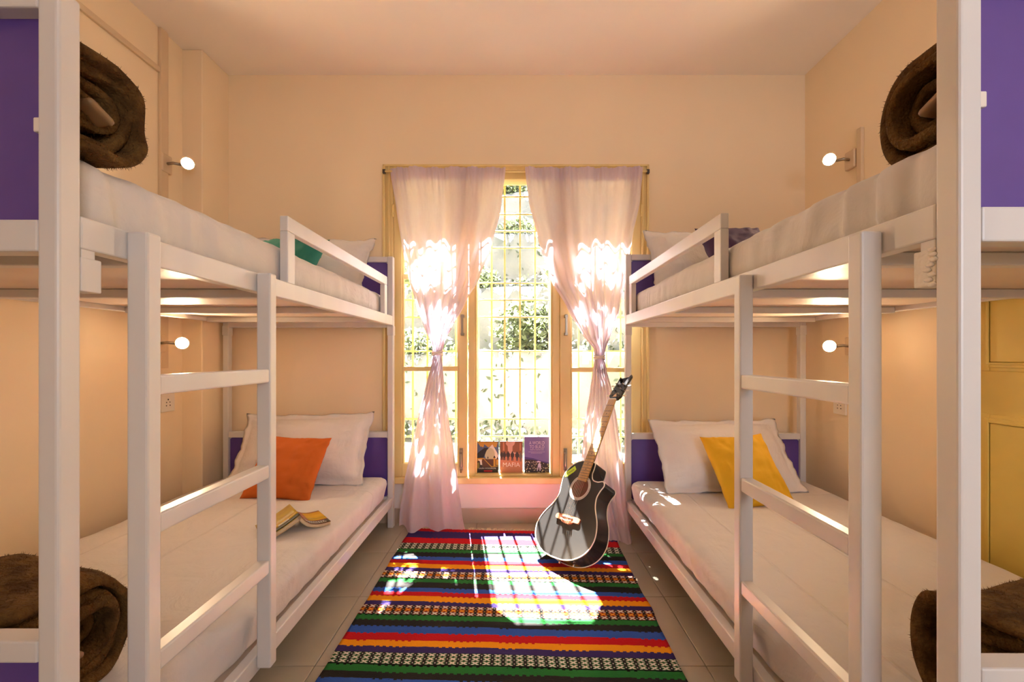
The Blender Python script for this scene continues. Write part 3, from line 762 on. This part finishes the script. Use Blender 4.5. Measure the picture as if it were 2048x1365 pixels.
def rug_mat():
    m, N, p = base('woven_striped_rug'); p.inputs['Roughness'].default_value = .95; p.inputs['Specular IOR Level'].default_value = .15
    uv = N.node('ShaderNodeUVMap'); uv.uv_map = 'UVMap'
    sp = N.node('ShaderNodeSeparateXYZ'); N.l.new(uv.outputs[0], sp.inputs[0])
    u, v = sp.outputs[0], sp.outputs[1]
    # woven, toothed stripe edges
    cu = N.node('ShaderNodeCombineXYZ'); N.l.new(u, cu.inputs[0]); N.l.new(v, cu.inputs[1])
    tooth = N.m('GREATER_THAN', N.m('FRACT', N.m('MULTIPLY', u, 46.0)), .55)
    nz = N.noise(cu.outputs[0], 55, 2); nlow = N.noise(cu.outputs[0], 4, 2)
    amp = N.m('GREATER_THAN', N.noise(cu.outputs[0], 7, 1), .47)
    w = N.m('ADD', v, N.m('MULTIPLY', N.m('MULTIPLY', tooth, amp), .0050))
    w = N.m('ADD', w, N.m('MULTIPLY', N.m('SUBTRACT', nz, .5), .006))
    w = N.m('ADD', w, N.m('MULTIPLY', N.m('SUBTRACT', nlow, .5), .012))
    r = N.node('ShaderNodeValToRGB'); r.color_ramp.interpolation = 'CONSTANT'
    els = r.color_ramp.elements
    def pos(d): return (RF - d) / (RF - RN)
    els[0].position = 0; els[0].color = rgba(K[seq[0][1]])
    first = True
    for cy, c in seq[1:]:
        e = els[1] if first else els.new(pos(d_of(cy)))
        e.position = pos(d_of(cy)); e.color = rgba(K[c]); first = False
    t = N.m('DIVIDE', N.m('SUBTRACT', RF, w), RF - RN)
    N.l.new(t, r.inputs[0]); col = r.outputs[0]
    # cross-stitch bands
    for i, (cy, c) in enumerate(seq):
        if c not in 'XY': continue
        d0, d1 = d_of(cy), d_of(seq[i + 1][0])
        w2 = N.m('ADD', v, N.m('MULTIPLY', N.m('SUBTRACT', nlow, .5), .012))
        b = N.m('DIVIDE', N.m('SUBTRACT', d0, w2), d0 - d1)
        inside = N.m('MULTIPLY', N.m('GREATER_THAN', b, 0.0), N.m('LESS_THAN', b, 1.0))
        b3 = N.m('MULTIPLY', b, 3.0); row = N.m('FLOOR', b3)
        ry = N.m('SUBTRACT', N.m('MULTIPLY', N.m('FRACT', b3), 2.0), 1.0)
        per = .0345
        cf = N.m('FRACT', N.m('DIVIDE', N.m('ADD', u, N.m('MULTIPLY', N.m('SUBTRACT', nlow, .5), .02)), per))
        cx = N.m('SUBTRACT', N.m('MULTIPLY', N.m('DIVIDE', cf, .70), 2.0), 1.0)
        inx = N.m('LESS_THAN', cf, .70)
        diag = N.m('LESS_THAN', N.m('ABSOLUTE', N.m('SUBTRACT', N.m('ABSOLUTE', cx), N.m('ABSOLUTE', ry))), .36)
        gap = N.m('LESS_THAN', N.m('ABSOLUTE', ry), .78)
        xm = N.m('MULTIPLY', N.m('MULTIPLY', inx, diag), gap)
        dotm = N.m('MULTIPLY', N.m('LESS_THAN', N.m('ABSOLUTE', N.m('SUBTRACT', cf, .85)), .05), N.m('LESS_THAN', N.m('ABSOLUTE', ry), .22))
        mid = N.m('COMPARE', row, 1.0, .1)
        white = (0.72, 0.66, 0.56, 1)
        back = N.mix(inx, rgba(K['k']), (0.018, 0.085, 0.022, 1) if c == 'X' else (0.20, 0.022, 0.010, 1))
        fore = white if c == 'X' else N.mix(mid, white, (0.82, 0.30, 0.02, 1))
        cc = N.mix(N.m('MAXIMUM', xm, dotm), back, fore)
        col = N.mix(inside, col, cc)
    fib = N.noise(N.coord('Object', (1, 6, 1)), 160, 2)
    col = N.mix(N.m('MULTIPLY', fib, .18), col, (0.02, 0.015, 0.015, 1))
    N.l.new(col, p.inputs['Base Color'])
    hb = N.m('ADD', N.m('MULTIPLY', N.noise(N.coord('Object', (1, 2.2, 1)), 170, 2), .6), N.m('MULTIPLY', N.noise(N.coord('Object', (.4, 5, 1)), 12, 3), .4))
    N.l.new(N.bump(hb, .55, .006), p.inputs['Normal'])
    return m
rug = thing('striped_rug', 'bright multicoloured striped woven rug on the floor between the bunk beds', 'rug', (-.03, 1.5, 0))
nu, nv = 80, 150; vv, ff, uvs = [], [], []
for j in range(nv + 1):
    t = j / nv; dm = RF + (RN - RF) * t
    for i in range(nu + 1):
        u = i / nu
        xl = -.575 - .012 * t + .006 * math.sin(t * 40) * noise.noise(Vector((t * 9, 0, 0))); xr = .522 - .028 * t + .008 * noise.noise(Vector((t * 12, 5, 0)))
        x = xl + (xr - xl) * u
        dy = (.5 - u) * (.055 * (1 - t) + .014) - .07 * (.38 - .5) * 0
        y = dm + dy + .004 * noise.noise(Vector((x * 4, dm * 5, 0)))
        z = .007 + .0035 * (1 + noise.noise(Vector((x * 1.6, dm * 9, 3)))) + .008 * max(0, noise.noise(Vector((x * 3, dm * 6, 9)))) * math.exp(-((t - .02) / .12) ** 2)
        vv.append((x + .03, y - 1.5, z)); uvs.append((x, dm))
for j in range(nv):
    for i in range(nu):
        a = j * (nu + 1) + i; ff.append((a, a + nu + 1, a + nu + 2, a + 1))
me = mesh_from(vv, ff); ul = me.uv_layers.new(name='UVMap')
for l in me.loops: ul.data[l.index].uv = uvs[l.vertex_index]
rc_ = link('woven_cloth', me, rug_mat(), rug, True)
sol = rc_.modifiers.new('thickness', 'SOLIDIFY'); sol.thickness = .005; sol.offset = -1
bm = bmesh.new(); rnd = random.Random(3)
for k in range(230):
    u = rnd.random(); x = -.575 + 1.097 * u; y = RF + (.5 - u) * .069
    a = rnd.gauss(0, .5); L = rnd.uniform(.022, .045)
    p0 = Vector((x + .03, y - 1.5 - .003, .010)); p1 = p0 + Vector((math.sin(a) * L * .5, L * .6, .004 * rnd.random())); p2 = p0 + Vector((math.sin(a) * L, L, -.004))
    add_tube(bm, [p0, p1, p2], [.0016, .0013, .0008], 4)
fr = link('fringe', bm_mesh(bm), M['fringe'], rug); fr['kind'] = 'stuff'

# ------------------------------------------------------------------ wall lamps
def lamp(pt, wallx, s, aim, label):
    base_ = Vector((wallx, pt.y, pt.z))
    root = thing('wall_lamp', label, 'lamp', base_, 'small wall reading lamps')
    box('wall_plate', wallx, wallx - s * .022, pt.y - .033, pt.y + .033, pt.z - .045, pt.z + .045, M['casing'], root, .006, 3)
    aim = Vector(aim).normalized()
    back = pt - aim * .030
    tube('arm', [base_ + Vector((-s * .018, 0, 0)), base_ + Vector((-s * .05, 0, .004)), back - aim * .012], .007, M['steel'], root)
    bm = bmesh.new(); q = aim.to_track_quat('Z', 'Y').to_matrix()
    prof = [(-.030, .010), (-.026, .018), (-.012, .023), (.0, .0262), (.012, .0275)]; rings = []
    for z, r in prof: rings.append([bm.verts.new(pt - base_ + q @ Vector((r * math.cos(2 * PI * k / 20), r * math.sin(2 * PI * k / 20), z))) for k in range(20)])
    for a, b in zip(rings, rings[1:]):
        for k in range(20): bm.faces.new((a[k], a[(k + 1) % 20], b[(k + 1) % 20], b[k]))
    bm.faces.new(rings[0][::-1])
    link('lamp_head', bm_mesh(bm), M['plastic'], root, True)
    bm = bmesh.new(); rings = []
    for z, r in ((-.004, .0245), (.000, .021), (.002, .014), (.003, .006)): rings.append([bm.verts.new(pt - base_ + q @ Vector((r * math.cos(2 * PI * k / 20), r * math.sin(2 * PI * k / 20), z))) for k in range(20)])
    for a, b in zip(rings, rings[1:]):
        for k in range(20): bm.faces.new((a[k], a[(k + 1) % 20], b[(k + 1) % 20], b[k]))
    bm.faces.new(rings[-1])
    link('glowing_lens', bm_mesh(bm), M['bulb'], root, True)
lamp(P(374, 328, 2.27), XL, -1, (.74, -.66, -.10), 'lit wall lamp above the left top bunk')
lamp(P(363, 687, 2.23), XL, -1, (.74, -.66, .05), 'lit wall lamp over the left bottom bunk')
lamp(P(1660, 320, 2.245), XR, 1, (-.74, -.66, -.10), 'lit wall lamp above the right top bunk')
lamp(P(1660, 693, 2.245), XR, 1, (-.74, -.66, .05), 'lit wall lamp over the right bottom bunk')
# power sockets
def socket(y, z, wallx, s, label):
    o = thing('power_socket', label, 'socket', (wallx, y, z), 'power sockets')
    box('face_plate', wallx, wallx - s * .010, y - .045, y + .045, z - .045, z + .045, M['plastic'], o, .003)
    for dy, dz, r in ((0, .016, .0042), (-.011, .002, .003), (.011, .002, .003), (-.012, -.014, .0034), (.012, -.014, .0034)):
        tube('pin_hole', [(wallx - s * .0098, y + dy, z + dz), (wallx - s * .0106, y + dy, z + dz)], r, M['dark'], o, 8)
q = P(333, 806, 2.29); socket(2.29, q.z, XL, -1, 'square white power socket on the wall left of the window')
q = P(1683, 812, 2.33); socket(2.33, q.z, XR, 1, 'square white power socket on the wall right of the window')

# ------------------------------------------------------------------ books on the window sill
def poly_art(name, polys, parent, y):
    """flat print: coloured outlines in cover coordinates (x right, z up), layered by a hair"""
    me = bpy.data.meshes.new('mesh'); vv, ff, mi, mats = [], [], [], []
    for k, (pts, m) in enumerate(polys):
        if m not in mats: mats.append(m)
        i0 = len(vv); vv += [(x, y - .00002 * (k + 1), z) for x, z in pts]; ff.append(tuple(range(i0, i0 + len(pts)))); mi.append(mats.index(m))
    me.from_pydata(vv, [], ff); me.update()
    for m in mats: me.materials.append(m)
    for p_, i in zip(me.polygons, mi): p_.material_index = i
    return link(name, me, None, parent)
def rect(x0, x1, z0, z1): return [(x0, z0), (x1, z0), (x1, z1), (x0, z1)]
def oval(cx, cz, rx, rz, n=20): return [(cx + rx * math.cos(2 * PI * i / n), cz + rz * math.sin(2 * PI * i / n)) for i in range(n)]
YBK = 2.648
def book(px0, px1, pyt, label, cover, t=.020):
    a = P(px0, 950, YBK); b = P(px1, 950, YBK); w = b.x - a.x; h = H - (pyt - PY) * YBK / F - ZS - .001
    root = thing('paperback_book', label, 'book', ((a.x + b.x) / 2, YBK, ZS + .0135), 'paperbacks on the window sill', (R(-4), 0, 0))
    h -= .012
    def lb(nm, x0, x1, y0, y1, z0, z1, m):
        bm = bmesh.new(); add_box(bm, x0, x1, y0, y1, z0, z1, .0006, 1); return link(nm, bm_mesh(bm), m, root)
    lb('front_cover', -w / 2, w / 2, 0, .001, 0, h, cover); lb('back_cover', -w / 2, w / 2, t - .001, t, 0, h, cover)
    lb('spine', -w / 2, -w / 2 + .001, .001, t - .001, 0, h, cover); lb('page_block', -w / 2 + .001, w / 2 - .002, .001, t - .001, .001, h - .001, M['page'])
    return root, w, h
c_night = flat('print_dark_brown', (.030, .018, .010)); c_blue = flat('print_slate_blue', (.07, .11, .20)); c_gold = flat('print_gold', (.50, .26, .03))
c_moon = flat('print_moon', (.55, .49, .28)); c_raven = flat('print_raven', (.012, .012, .012)); c_rust = flat('print_rust', (.10, .035, .015)); c_red = flat('print_red', (.55, .02, .02))
c_pale = flat('print_pale', (.72, .66, .55)); c_olive = flat('print_olive', (.20, .17, .03))
b1, w, h = book(952, 997, 884, 'paperback with a black bird and pale moon on its dark cover', c_night)
def S(pts): return [(x * w / 2, z * h) for x, z in pts]
poly_art('cover_art', [(S(rect(-1, 1, .40, .98)), c_blue), (S([(-.9, .98), (.95, .98), (.8, .80), (.3, .86), (.1, .80), (-.25, .9), (-.6, .82)]), c_gold),
    (S([(-.5, .98), (-.3, .98), (-.3, .84), (-.42, .80), (-.52, .84)]), c_gold), (S([(.45, .9), (.9, .62), (1, .45), (.2, .40), (-.2, .5), (-.1, .7)]), c_pale),
    (oval(.22 * w / 2, .58 * h, .45 * w / 2, .21 * h), c_moon),
    (S([(-1, .56), (-.75, .66), (-.45, .74), (-.25, .79), (-.05, .79), (.12, .765), (-.02, .73), (-.12, .66), (-.22, .56), (-.35, .47), (-.8, .43), (-1, .46)]), c_raven),
    (S([(-1, .46), (-.4, .47), (-.1, .44), (-.2, .40), (-1, .36)]), c_gold), (S(rect(-.45, .95, .18, .43)), c_rust), (S([(-1, .10), (-.7, .15), (-.7, .33), (-1, .30)]), c_olive),
    (S([(-.85, .42), (-.5, .42), (-.45, .24), (-.62, .25), (-.65, .35)]), c_pale), (S(rect(.55, .72, .20, .47)), c_gold), (S(rect(.78, .98, .24, .42)), c_gold),
    (S([(.52, .47), (.75, .47), (.64, .55)]), c_raven), (S([(-.02, .45), (.12, .45), (.05, .53)]), c_raven), (S([(.82, .43), (.98, .43), (.9, .52)]), c_raven),
    (S([(-.3, .42), (-.22, .42), (.4, .20), (.95, .22), (.95, .20), (.35, .175)]), c_gold), (S(rect(-.3, .45, .025, .075)), c_red)], b1, -.0001)
text('author_text', 'LAURA WOODROFE', .0115, c_pale, b1, (0, -.0009, .135 * h), (PI / 2, 0, 0), .0001, .95)
c_sky = flat('print_rose', (.62, .33, .24)); c_street = flat('print_terracotta', (.55, .20, .10)); c_build = flat('print_building', (.25, .09, .035)); c_suit = flat('print_suit', (.035, .022, .018)); c_grey = flat('print_greybrown', (.16, .12, .085))
b2, w, h = book(1000, 1045, 884, 'paperback titled with white capitals under a row of dark suited figures', c_street)
art = [(S(rect(-1, 1, .56, .985)), c_sky), (S([(-1, .985), (-.45, .985), (-.5, .92), (-.32, .84), (-.28, .6), (-1, .6)]), c_build), (S([(1, .985), (.35, .985), (.28, .9), (.12, .84), (.1, .66), (1, .58)]), c_build),
       (S([(-.75, .97), (-.62, .97), (-.6, .7), (-.75, .7)]), c_street), (S([(.75, .94), (.85, .94), (.85, .7), (.75, .7)]), c_street), (S([(-1, .38), (1, .36), (1, .6), (-1, .6)]), c_street)]
for cx, top, bot, ww, m in ((-.84, .66, .40, .16, c_suit), (-.62, .66, .395, .17, c_suit), (-.28, .675, .385, .17, c_suit), (.10, .67, .375, .16, c_suit), (.52, .665, .37, .18, c_suit), (.84, .63, .35, .16, c_grey)):
    hh = top - bot
    art += [(oval(cx * w / 2, (top - .012) * h, .055 * w / 2 * 1.1, .018 * h, 10), m),
            (S([(cx - ww, top - .05 - .1 * hh), (cx - .06, top - .025), (cx + .06, top - .025), (cx + ww, top - .05 - .1 * hh), (cx + ww * .9, bot + hh * .42), (cx + .09, bot + hh * .40), (cx + .08, bot), (cx + .02, bot), (cx, bot + hh * .36), (cx - .02, bot), (cx - .08, bot), (cx - .09, bot + hh * .40), (cx - ww * .9, bot + hh * .42)]), m)]
poly_art('cover_art', art, b2, -.0001)
text('title_text', 'MAFIA', .036, flat('print_white', (.85, .72, .66)), b2, (0, -.0012, .245 * h), (PI / 2, 0, 0), .0001, 1.0)
c_vio = flat('print_violet', (.17, .12, .33)); c_vio2 = flat('print_deep_violet', (.055, .028, .17)); c_city = flat('print_city_night', (.022, .010, .014)); c_lil = flat('print_lilac', (.62, .50, .66)); c_lamp = flat('print_city_light', (.85, .66, .42))
b3, w, h = book(1049, 1099, 875, 'tall violet paperback with a city at night along its foot', c_vio)
art = [(S([(-1, 0), (1, 0), (1, .28), (.3, .33), (-.3, .40), (-1, .44)]), c_vio2), (S([(-1, 0), (1, 0), (1, .24), (.2, .31), (-.4, .36), (-1, .37)]), c_city)]
rnd = random.Random(5)
for _ in range(130):
    x, z = rnd.uniform(-.96, .96), rnd.uniform(.01, .36)
    if z > .36 - .06 * (x + 1): continue
    a = rnd.uniform(.012, .035); art.append((S([(x - a, z), (x, z + a * .5), (x + a, z), (x, z - a * .5)]), c_lamp))
art += [(S([(-.02, .045), (.10, .24), (.18, .27), (.30, .25), (.33, .16), (.27, .05), (.20, .05), (.18, .15), (.14, .16), (.05, .05)]), c_lil), (S([(-.05, .30), (.1, .33), (.3, .31), (.32, .29), (.0, .285)]), c_lil)]
for i in range(2): art.append((S(rect(-.68 + .2 * i, .62 - .2 * i, .575 - .035 * i, .582 - .035 * i)), c_lil))
poly_art('cover_art', art, b3, -.0001)
text('title_text', 'A WORLD', .027, c_lil, b3, (0, -.0036, .825 * h), (PI / 2, 0, 0), .0001, .72)
text('title_text', 'TO BUILD', .027, c_lil, b3, (0, -.0036, .715 * h), (PI / 2, 0, 0), .0001, .72)
text('author_text', 'MARTA HARNECKER', .0095, c_lil, b3, (0, -.0036, .635 * h), (PI / 2, 0, 0), .0001, .9)

# ------------------------------------------------------------------ open book lying face down on the bed
ob = thing('open_book', 'open yellow paperback lying face down on the left bottom bunk', 'book', (-.845, 1.745, .3075), None, (0, 0, R(39.7)))
def wing(name, s, L, zf, t0, t1, m, y0, y1, x0=0.0, x1=1.0):
    n = 14; vv, ff = [], []
    for i in range(n + 1):
        f = x0 + (x1 - x0) * i / n; xx = s * f * L; z = zf(f)
        sl = (zf(f + .01) - zf(f - .01)) / (.02 * L); nx, nz = -sl / math.hypot(1, sl) * s, 1 / math.hypot(1, sl)
        for t in (t0, t1):
            for y in (y0, y1): vv.append((xx + nx * t, y, max(.0004, z + nz * t)))
    for i in range(n):
        a = i * 4; b = a + 4
        ff += [(a, b, b + 1, a + 1), (a + 2, a + 3, b + 3, b + 2), (a, a + 2, b + 2, b), (a + 1, b + 1, b + 3, a + 3)]
    ff += [(0, 1, 3, 2), (n * 4, n * 4 + 2, n * 4 + 3, n * 4 + 1)]
    bm = bmesh.new(); bm.from_mesh(mesh_from(vv, ff)); bmesh.ops.recalc_face_normals(bm, faces=bm.faces)
    return link(name, bm_mesh(bm), m, ob, True)
zl = lambda f: .010 + .056 * (1 - min(1, max(0, f))) ** 1.35
zr = lambda f: .012 + .054 * math.exp(-max(0, f) * 4.2) + .010 * max(0, f - .6)
c_yel = mat('print_mustard_yellow', (.50, .33, .008), .5, (.36, .20, .006), 25, ramp=(.4, .7)); c_dk = flat('print_dark_olive', (.045, .035, .015)); c_brn = flat('print_brick', (.30, .10, .04)); c_or = flat('print_amber', (.62, .36, .01))
BL = .078
wing('page_block', -1, .118, zl, -.016, -.001, M['page'], -BL, BL); wing('page_block', 1, .108, zr, -.013, -.001, M['page'], -BL, BL)
cl = wing('cover', -1, .120, zl, -.0008, .0006, c_yel, -BL - .001, BL + .001); cr = wing('cover', 1, .110, zr, -.0008, .0006, c_brn, -BL - .001, BL + .001)
wing('cover_band', -1, .120, zl, .0006, .0009, c_dk, -BL, -BL + .028); wing('cover_band', -1, .120, zl, .0008, .0011, c_pale, -BL + .030, -BL + .042, .25, .55)
wing('cover_band', -1, .120, zl, .0006, .0009, c_or, -BL + .03, -BL + .055); wing('cover_band', 1, .110, zr, .0006, .0009, c_dk, -BL, -BL + .036)
wing('cover_band', 1, .110, zr, .0006, .0009, c_or, -BL + .046, BL - .012, .38, 1.0); wing('cover_band', 1, .110, zr, .0010, .0013, c_yel, -BL + .066, -BL + .072, .4, 1.0)
for k in range(11):
    f = .18 + k * .066; wing('cover_lettering', 1, .110, zr, .0009, .0012, c_pale, -BL + .008, -BL + .015, f, f + .04)
for k in range(9):
    f = .15 + k * .08; wing('cover_lettering', 1, .110, zr, .0009, .0012, c_pale, -BL + .022, -BL + .030, f, f + .06)

# ------------------------------------------------------------------ guitar (local: x across, y along the neck, z out of the top)
Bp = P(1108, 1119, 2.02); Tp = P(1247, 748, 2.42)
ydir = (Tp - Bp).normalized()
nrm = Vector((-.78, -.62, 0)); nrm = (nrm - ydir * nrm.dot(ydir)).normalized()
xdir = ydir.cross(nrm).normalized()
GL = (Tp - Bp).length
gmat = Matrix((xdir, ydir, nrm)).transposed().to_4x4(); gmat.translation = Bp
gt = thing('acoustic_guitar', 'black cutaway acoustic guitar leaning upright against a curtain', 'guitar'); gt.matrix_world = gmat
k_ = GL / 1.0
def catmull(pts, n=8):
    out = []; m_ = len(pts)
    for i in range(m_):
        p0, p1, p2, p3 = [Vector(pts[(i + q_) % m_]) for q_ in (-1, 0, 1, 2)]
        for j in range(n):
            t = j / n
            out.append(.5 * ((2 * p1) + (-p0 + p2) * t + (2 * p0 - 5 * p1 + 4 * p2 - p3) * t * t + (-p0 + 3 * p1 - 3 * p2 + p3) * t ** 3))
    return [(v.x * k_, v.y * k_) for v in out]
ctrl = [(0, 0), (.09, .012), (.158, .055), (.185, .120), (.170, .190), (.132, .255), (.118, .300), (.124, .335), (.136, .365), (.122, .384), (.090, .378), (.060, .384), (.045, .410), (.044, .440), (.036, .468),
        (0, .475), (-.060, .468), (-.112, .432), (-.132, .380), (-.124, .325), (-.116, .285), (-.132, .235), (-.168, .180), (-.185, .120), (-.158, .055), (-.09, .012)]
outl = catmull(ctrl); DEP = .090 * k_
bm = bmesh.new(); add_prism(bm, outl, -DEP, 0); bmesh.ops.triangulate(bm, faces=[f for f in bm.faces if len(f.verts) > 4]); bmesh.ops.recalc_face_normals(bm, faces=bm.faces)
body = link('body', bm_mesh(bm), M['black'], gt)
gt.matrix_world = Matrix.Translation((0, 0, .0145 - min((gmat @ v.co).z for v in body.data.vertices))) @ gmat
for z in (0, -DEP):
    bm = bmesh.new(); add_tube(bm, [(x, y, z) for x, y in outl] + [(outl[0][0], outl[0][1], z)], .0026, 6, False)
    link('binding', bm_mesh(bm), M['bind'], body, True)
HC = Vector((0, .335 * k_, 0)); HR = .050 * k_
def disc(name, c, r0, r1, z, m, parent, n=40):
    vv, ff = [], []
    for i in range(n):
        a = 2 * PI * i / n
        vv += [(c.x + r0 * math.cos(a), c.y + r0 * math.sin(a), z), (c.x + r1 * math.cos(a), c.y + r1 * math.sin(a), z)]
    for i in range(n):
        a, b = 2 * i, 2 * ((i + 1) % n); ff.append((a, a + 1, b + 1, b))
    if r0 < 1e-6: vv, ff = [(c.x + r1 * math.cos(2 * PI * i / n), c.y + r1 * math.sin(2 * PI * i / n), z) for i in range(n)], [tuple(range(n))]
    return link(name, mesh_from(vv, ff), m, parent)
disc('soundhole', HC, 0, HR, .0006, M['hole'], body)
disc('rosette', HC, HR, HR + .0125, .0010, M['pearl'], body); disc('rosette_ring', HC, HR + .0040, HR + .0055, .0013, M['bind'], body); disc('rosette_ring', HC, HR - .0008, HR + .0012, .0013, M['bind'], body); disc('rosette_ring', HC, HR + .0110, HR + .0128, .0013, M['bind'], body)
def gbox(nm, x0, x1, y0, y1, z0, z1, m, parent, bev=.002):
    bm = bmesh.new(); add_box(bm, x0 * k_, x1 * k_, y0 * k_, y1 * k_, z0, z1, bev); return link(nm, bm_mesh(bm), m, parent)
# bridge
BY = .178
bo = catmull([(-.072, BY - .008), (-.072, BY + .012), (-.03, BY + .016), (.03, BY + .016), (.072, BY + .012), (.072, BY - .008), (.04, BY - .010), (.02, BY - .021), (-.02, BY - .021), (-.04, BY - .010)], 5)
bm = bmesh.new(); add_prism(bm, bo, 0, .009); bmesh.ops.recalc_face_normals(bm, faces=bm.faces)
bridge = link('bridge', bm_mesh(bm), M['rosewood'], gt)
gbox('saddle', -.034, .034, BY + .005, BY + .009, .009, .013, M['nutwhite'], bridge, .001)
for i in range(6):
    x = (-.0265 + .0106 * i); yy = BY - .007 - .004 * math.cos((i - 2.5) * .55)
    bm = bmesh.new(); add_tube(bm, [(x * k_, yy * k_, .008), (x * k_, yy * k_, .017), (x * k_, yy * k_, .020)], [.0028, .0034, .0022], 8); link('bridge_pin', bm_mesh(bm), M['nutwhite'], bridge, True)
# neck and fretboard
NUT = .825
nk = bmesh.new()
sec = []
for y, w_, dz in ((.375, .028, -.020), (.46, .0275, -.022), (.50, .027, -.018), (.70, .024, -.016), (NUT, .0215, -.014), (NUT + .02, .021, -.013)):
    sec.append([nk.verts.new((w_ * k_ * math.cos(a), y * k_, .004 + dz * abs(math.sin(a)) if math.sin(a) < 0 else .004)) for a in [PI * (1 + i / 8) for i in range(9)]])
for a, b in zip(sec, sec[1:]):
    for i in range(8): nk.faces.new((a[i], a[i + 1], b[i + 1], b[i]))
    nk.faces.new((a[0], b[0], b[8], a[8]))
nk.faces.new(sec[0][::-1]); nk.faces.new(sec[-1])
bmesh.ops.recalc_face_normals(nk, faces=nk.faces)
neck = link('neck', bm_mesh(nk), M['black'], gt)
fbv = [(-.029, .372), (.029, .366), (.0225, NUT), (-.0225, NUT)]
bm = bmesh.new(); add_prism(bm, [(x * k_, y * k_) for x, y in fbv], .003, .0085); bmesh.ops.recalc_face_normals(bm, faces=bm.faces)
fb = link('fretboard', bm_mesh(bm), M['maple'], gt)
SC = (NUT - BY); ymark = {}
for n in range(1, 21):
    y = NUT - SC * (1 - 2 ** (-n / 12)); ymark[n] = y
    if y < .38: break
    w_ = .0225 + (.029 - .0225) * (NUT - y) / (NUT - .37)
    o = link('fret', bm_mesh((lambda b: (add_tube(b, [(-w_ * k_, y * k_, .0086), (w_ * k_, y * k_, .0086)], .0013, 6), b)[1])(bmesh.new())), M['dark'], fb, True)
for n in (3, 5, 7, 9, 12, 15, 17):
    if n in ymark:
        y = (ymark[n] + ymark[n - 1]) / 2; disc('position_dot', Vector((0, y * k_, 0)), 0, .0033, .00872, M['ink'], fb, 12)
gbox('nut', -.0225, .0225, NUT, NUT + .006, .003, .0115, M['nutwhite'], gt, .001)
# headstock with a notched crown, tilted back a little
hs = empty('headstock', (0, (NUT + .006) * k_, .002), gt, (R(-9), 0, 0))
ho = [(-.022, 0), (-.036, .020), (-.0345, .070), (-.0300, .125), (-.030, .158), (-.024, .132), (-.010, .112), (.006, .104), (.016, .112), (.025, .150), (.036, .172), (.041, .160), (.0365, .120), (.036, .070), (.037, .020), (.022, 0)]
bm = bmesh.new(); add_prism(bm, [(x * k_, y * k_) for x, y in ho], -.014, 0); bmesh.ops.triangulate(bm, faces=[f for f in bm.faces if len(f.verts) > 4]); bmesh.ops.recalc_face_normals(bm, faces=bm.faces)
link('head_plate', bm_mesh(bm), M['black'], hs)
bm = bmesh.new(); add_prism(bm, [(x * k_, y * k_) for x, y in ((-.020, .001), (.020, .001), (.010, .022), (.002, .040), (-.006, .026))], 0, .0016); bmesh.ops.recalc_face_normals(bm, faces=bm.faces)
link('head_inlay', bm_mesh(bm), M['maple'], hs)
posts = []
for s in (-1, 1):
    for i in range(3):
        x, y = s * .022, .030 + .034 * i
        posts.append((s, i, x, y))
        bm = bmesh.new(); add_tube(bm, [(x * k_, y * k_, 0), (x * k_, y * k_, .014)], .0036, 8); link('string_post', bm_mesh(bm), M['steel'], hs, True)
        bm = bmesh.new(); add_tube(bm, [(s * .034 * k_, y * k_, -.008), (s * .050 * k_, y * k_, -.008)], .0020, 6); link('tuner_shaft', bm_mesh(bm), M['steel'], hs, True)
        b_ = soft_box(.016, .011, .006, .0026, 4, 4, 3); bmesh.ops.translate(b_, verts=b_.verts, vec=(s * .056 * k_, y * k_, -.008)); link('tuner_button', bm_mesh(b_), M['nutwhite'], hs, True)
for i in range(6):
    xb, xn = (-.0265 + .0106 * i) * k_, (-.0175 + .007 * i) * k_
    bm = bmesh.new(); add_tube(bm, [(xb, (BY - .004) * k_, .010), (xb, (BY + .007) * k_, .0138), (xn, (NUT + .003) * k_, .0122)], .0007 - .00006 * i, 5); link('string', bm_mesh(bm), M['string'], gt, True)
# lime sticker on the upper bout
st = empty('sticker', (-.100 * k_, .405 * k_, .0007), gt, (0, 0, R(40)))
bm = bmesh.new(); add_prism(bm, [(-.036, -.010), (-.020, -.016), (.020, -.014), (.036, -.008), (.034, .016), (.0, .013), (-.034, .013)], 0, .0004); bmesh.ops.recalc_face_normals(bm, faces=bm.faces)
link('sticker_film', bm_mesh(bm), M['sticker'], st)
text('sticker_text', 'Granada', .0145, M['ink'], st, (0, 0, .0007), (0, 0, 0), .0001)
for x in (.0, .085):
    bm = bmesh.new(); y = .001 if x == 0 else .010
    add_tube(bm, [(x * k_, y * k_, -DEP * .5), (x * k_, (y - .012) * k_, -DEP * .5)], .0045, 8); link('strap_button', bm_mesh(bm), M['steel'], gt, True)
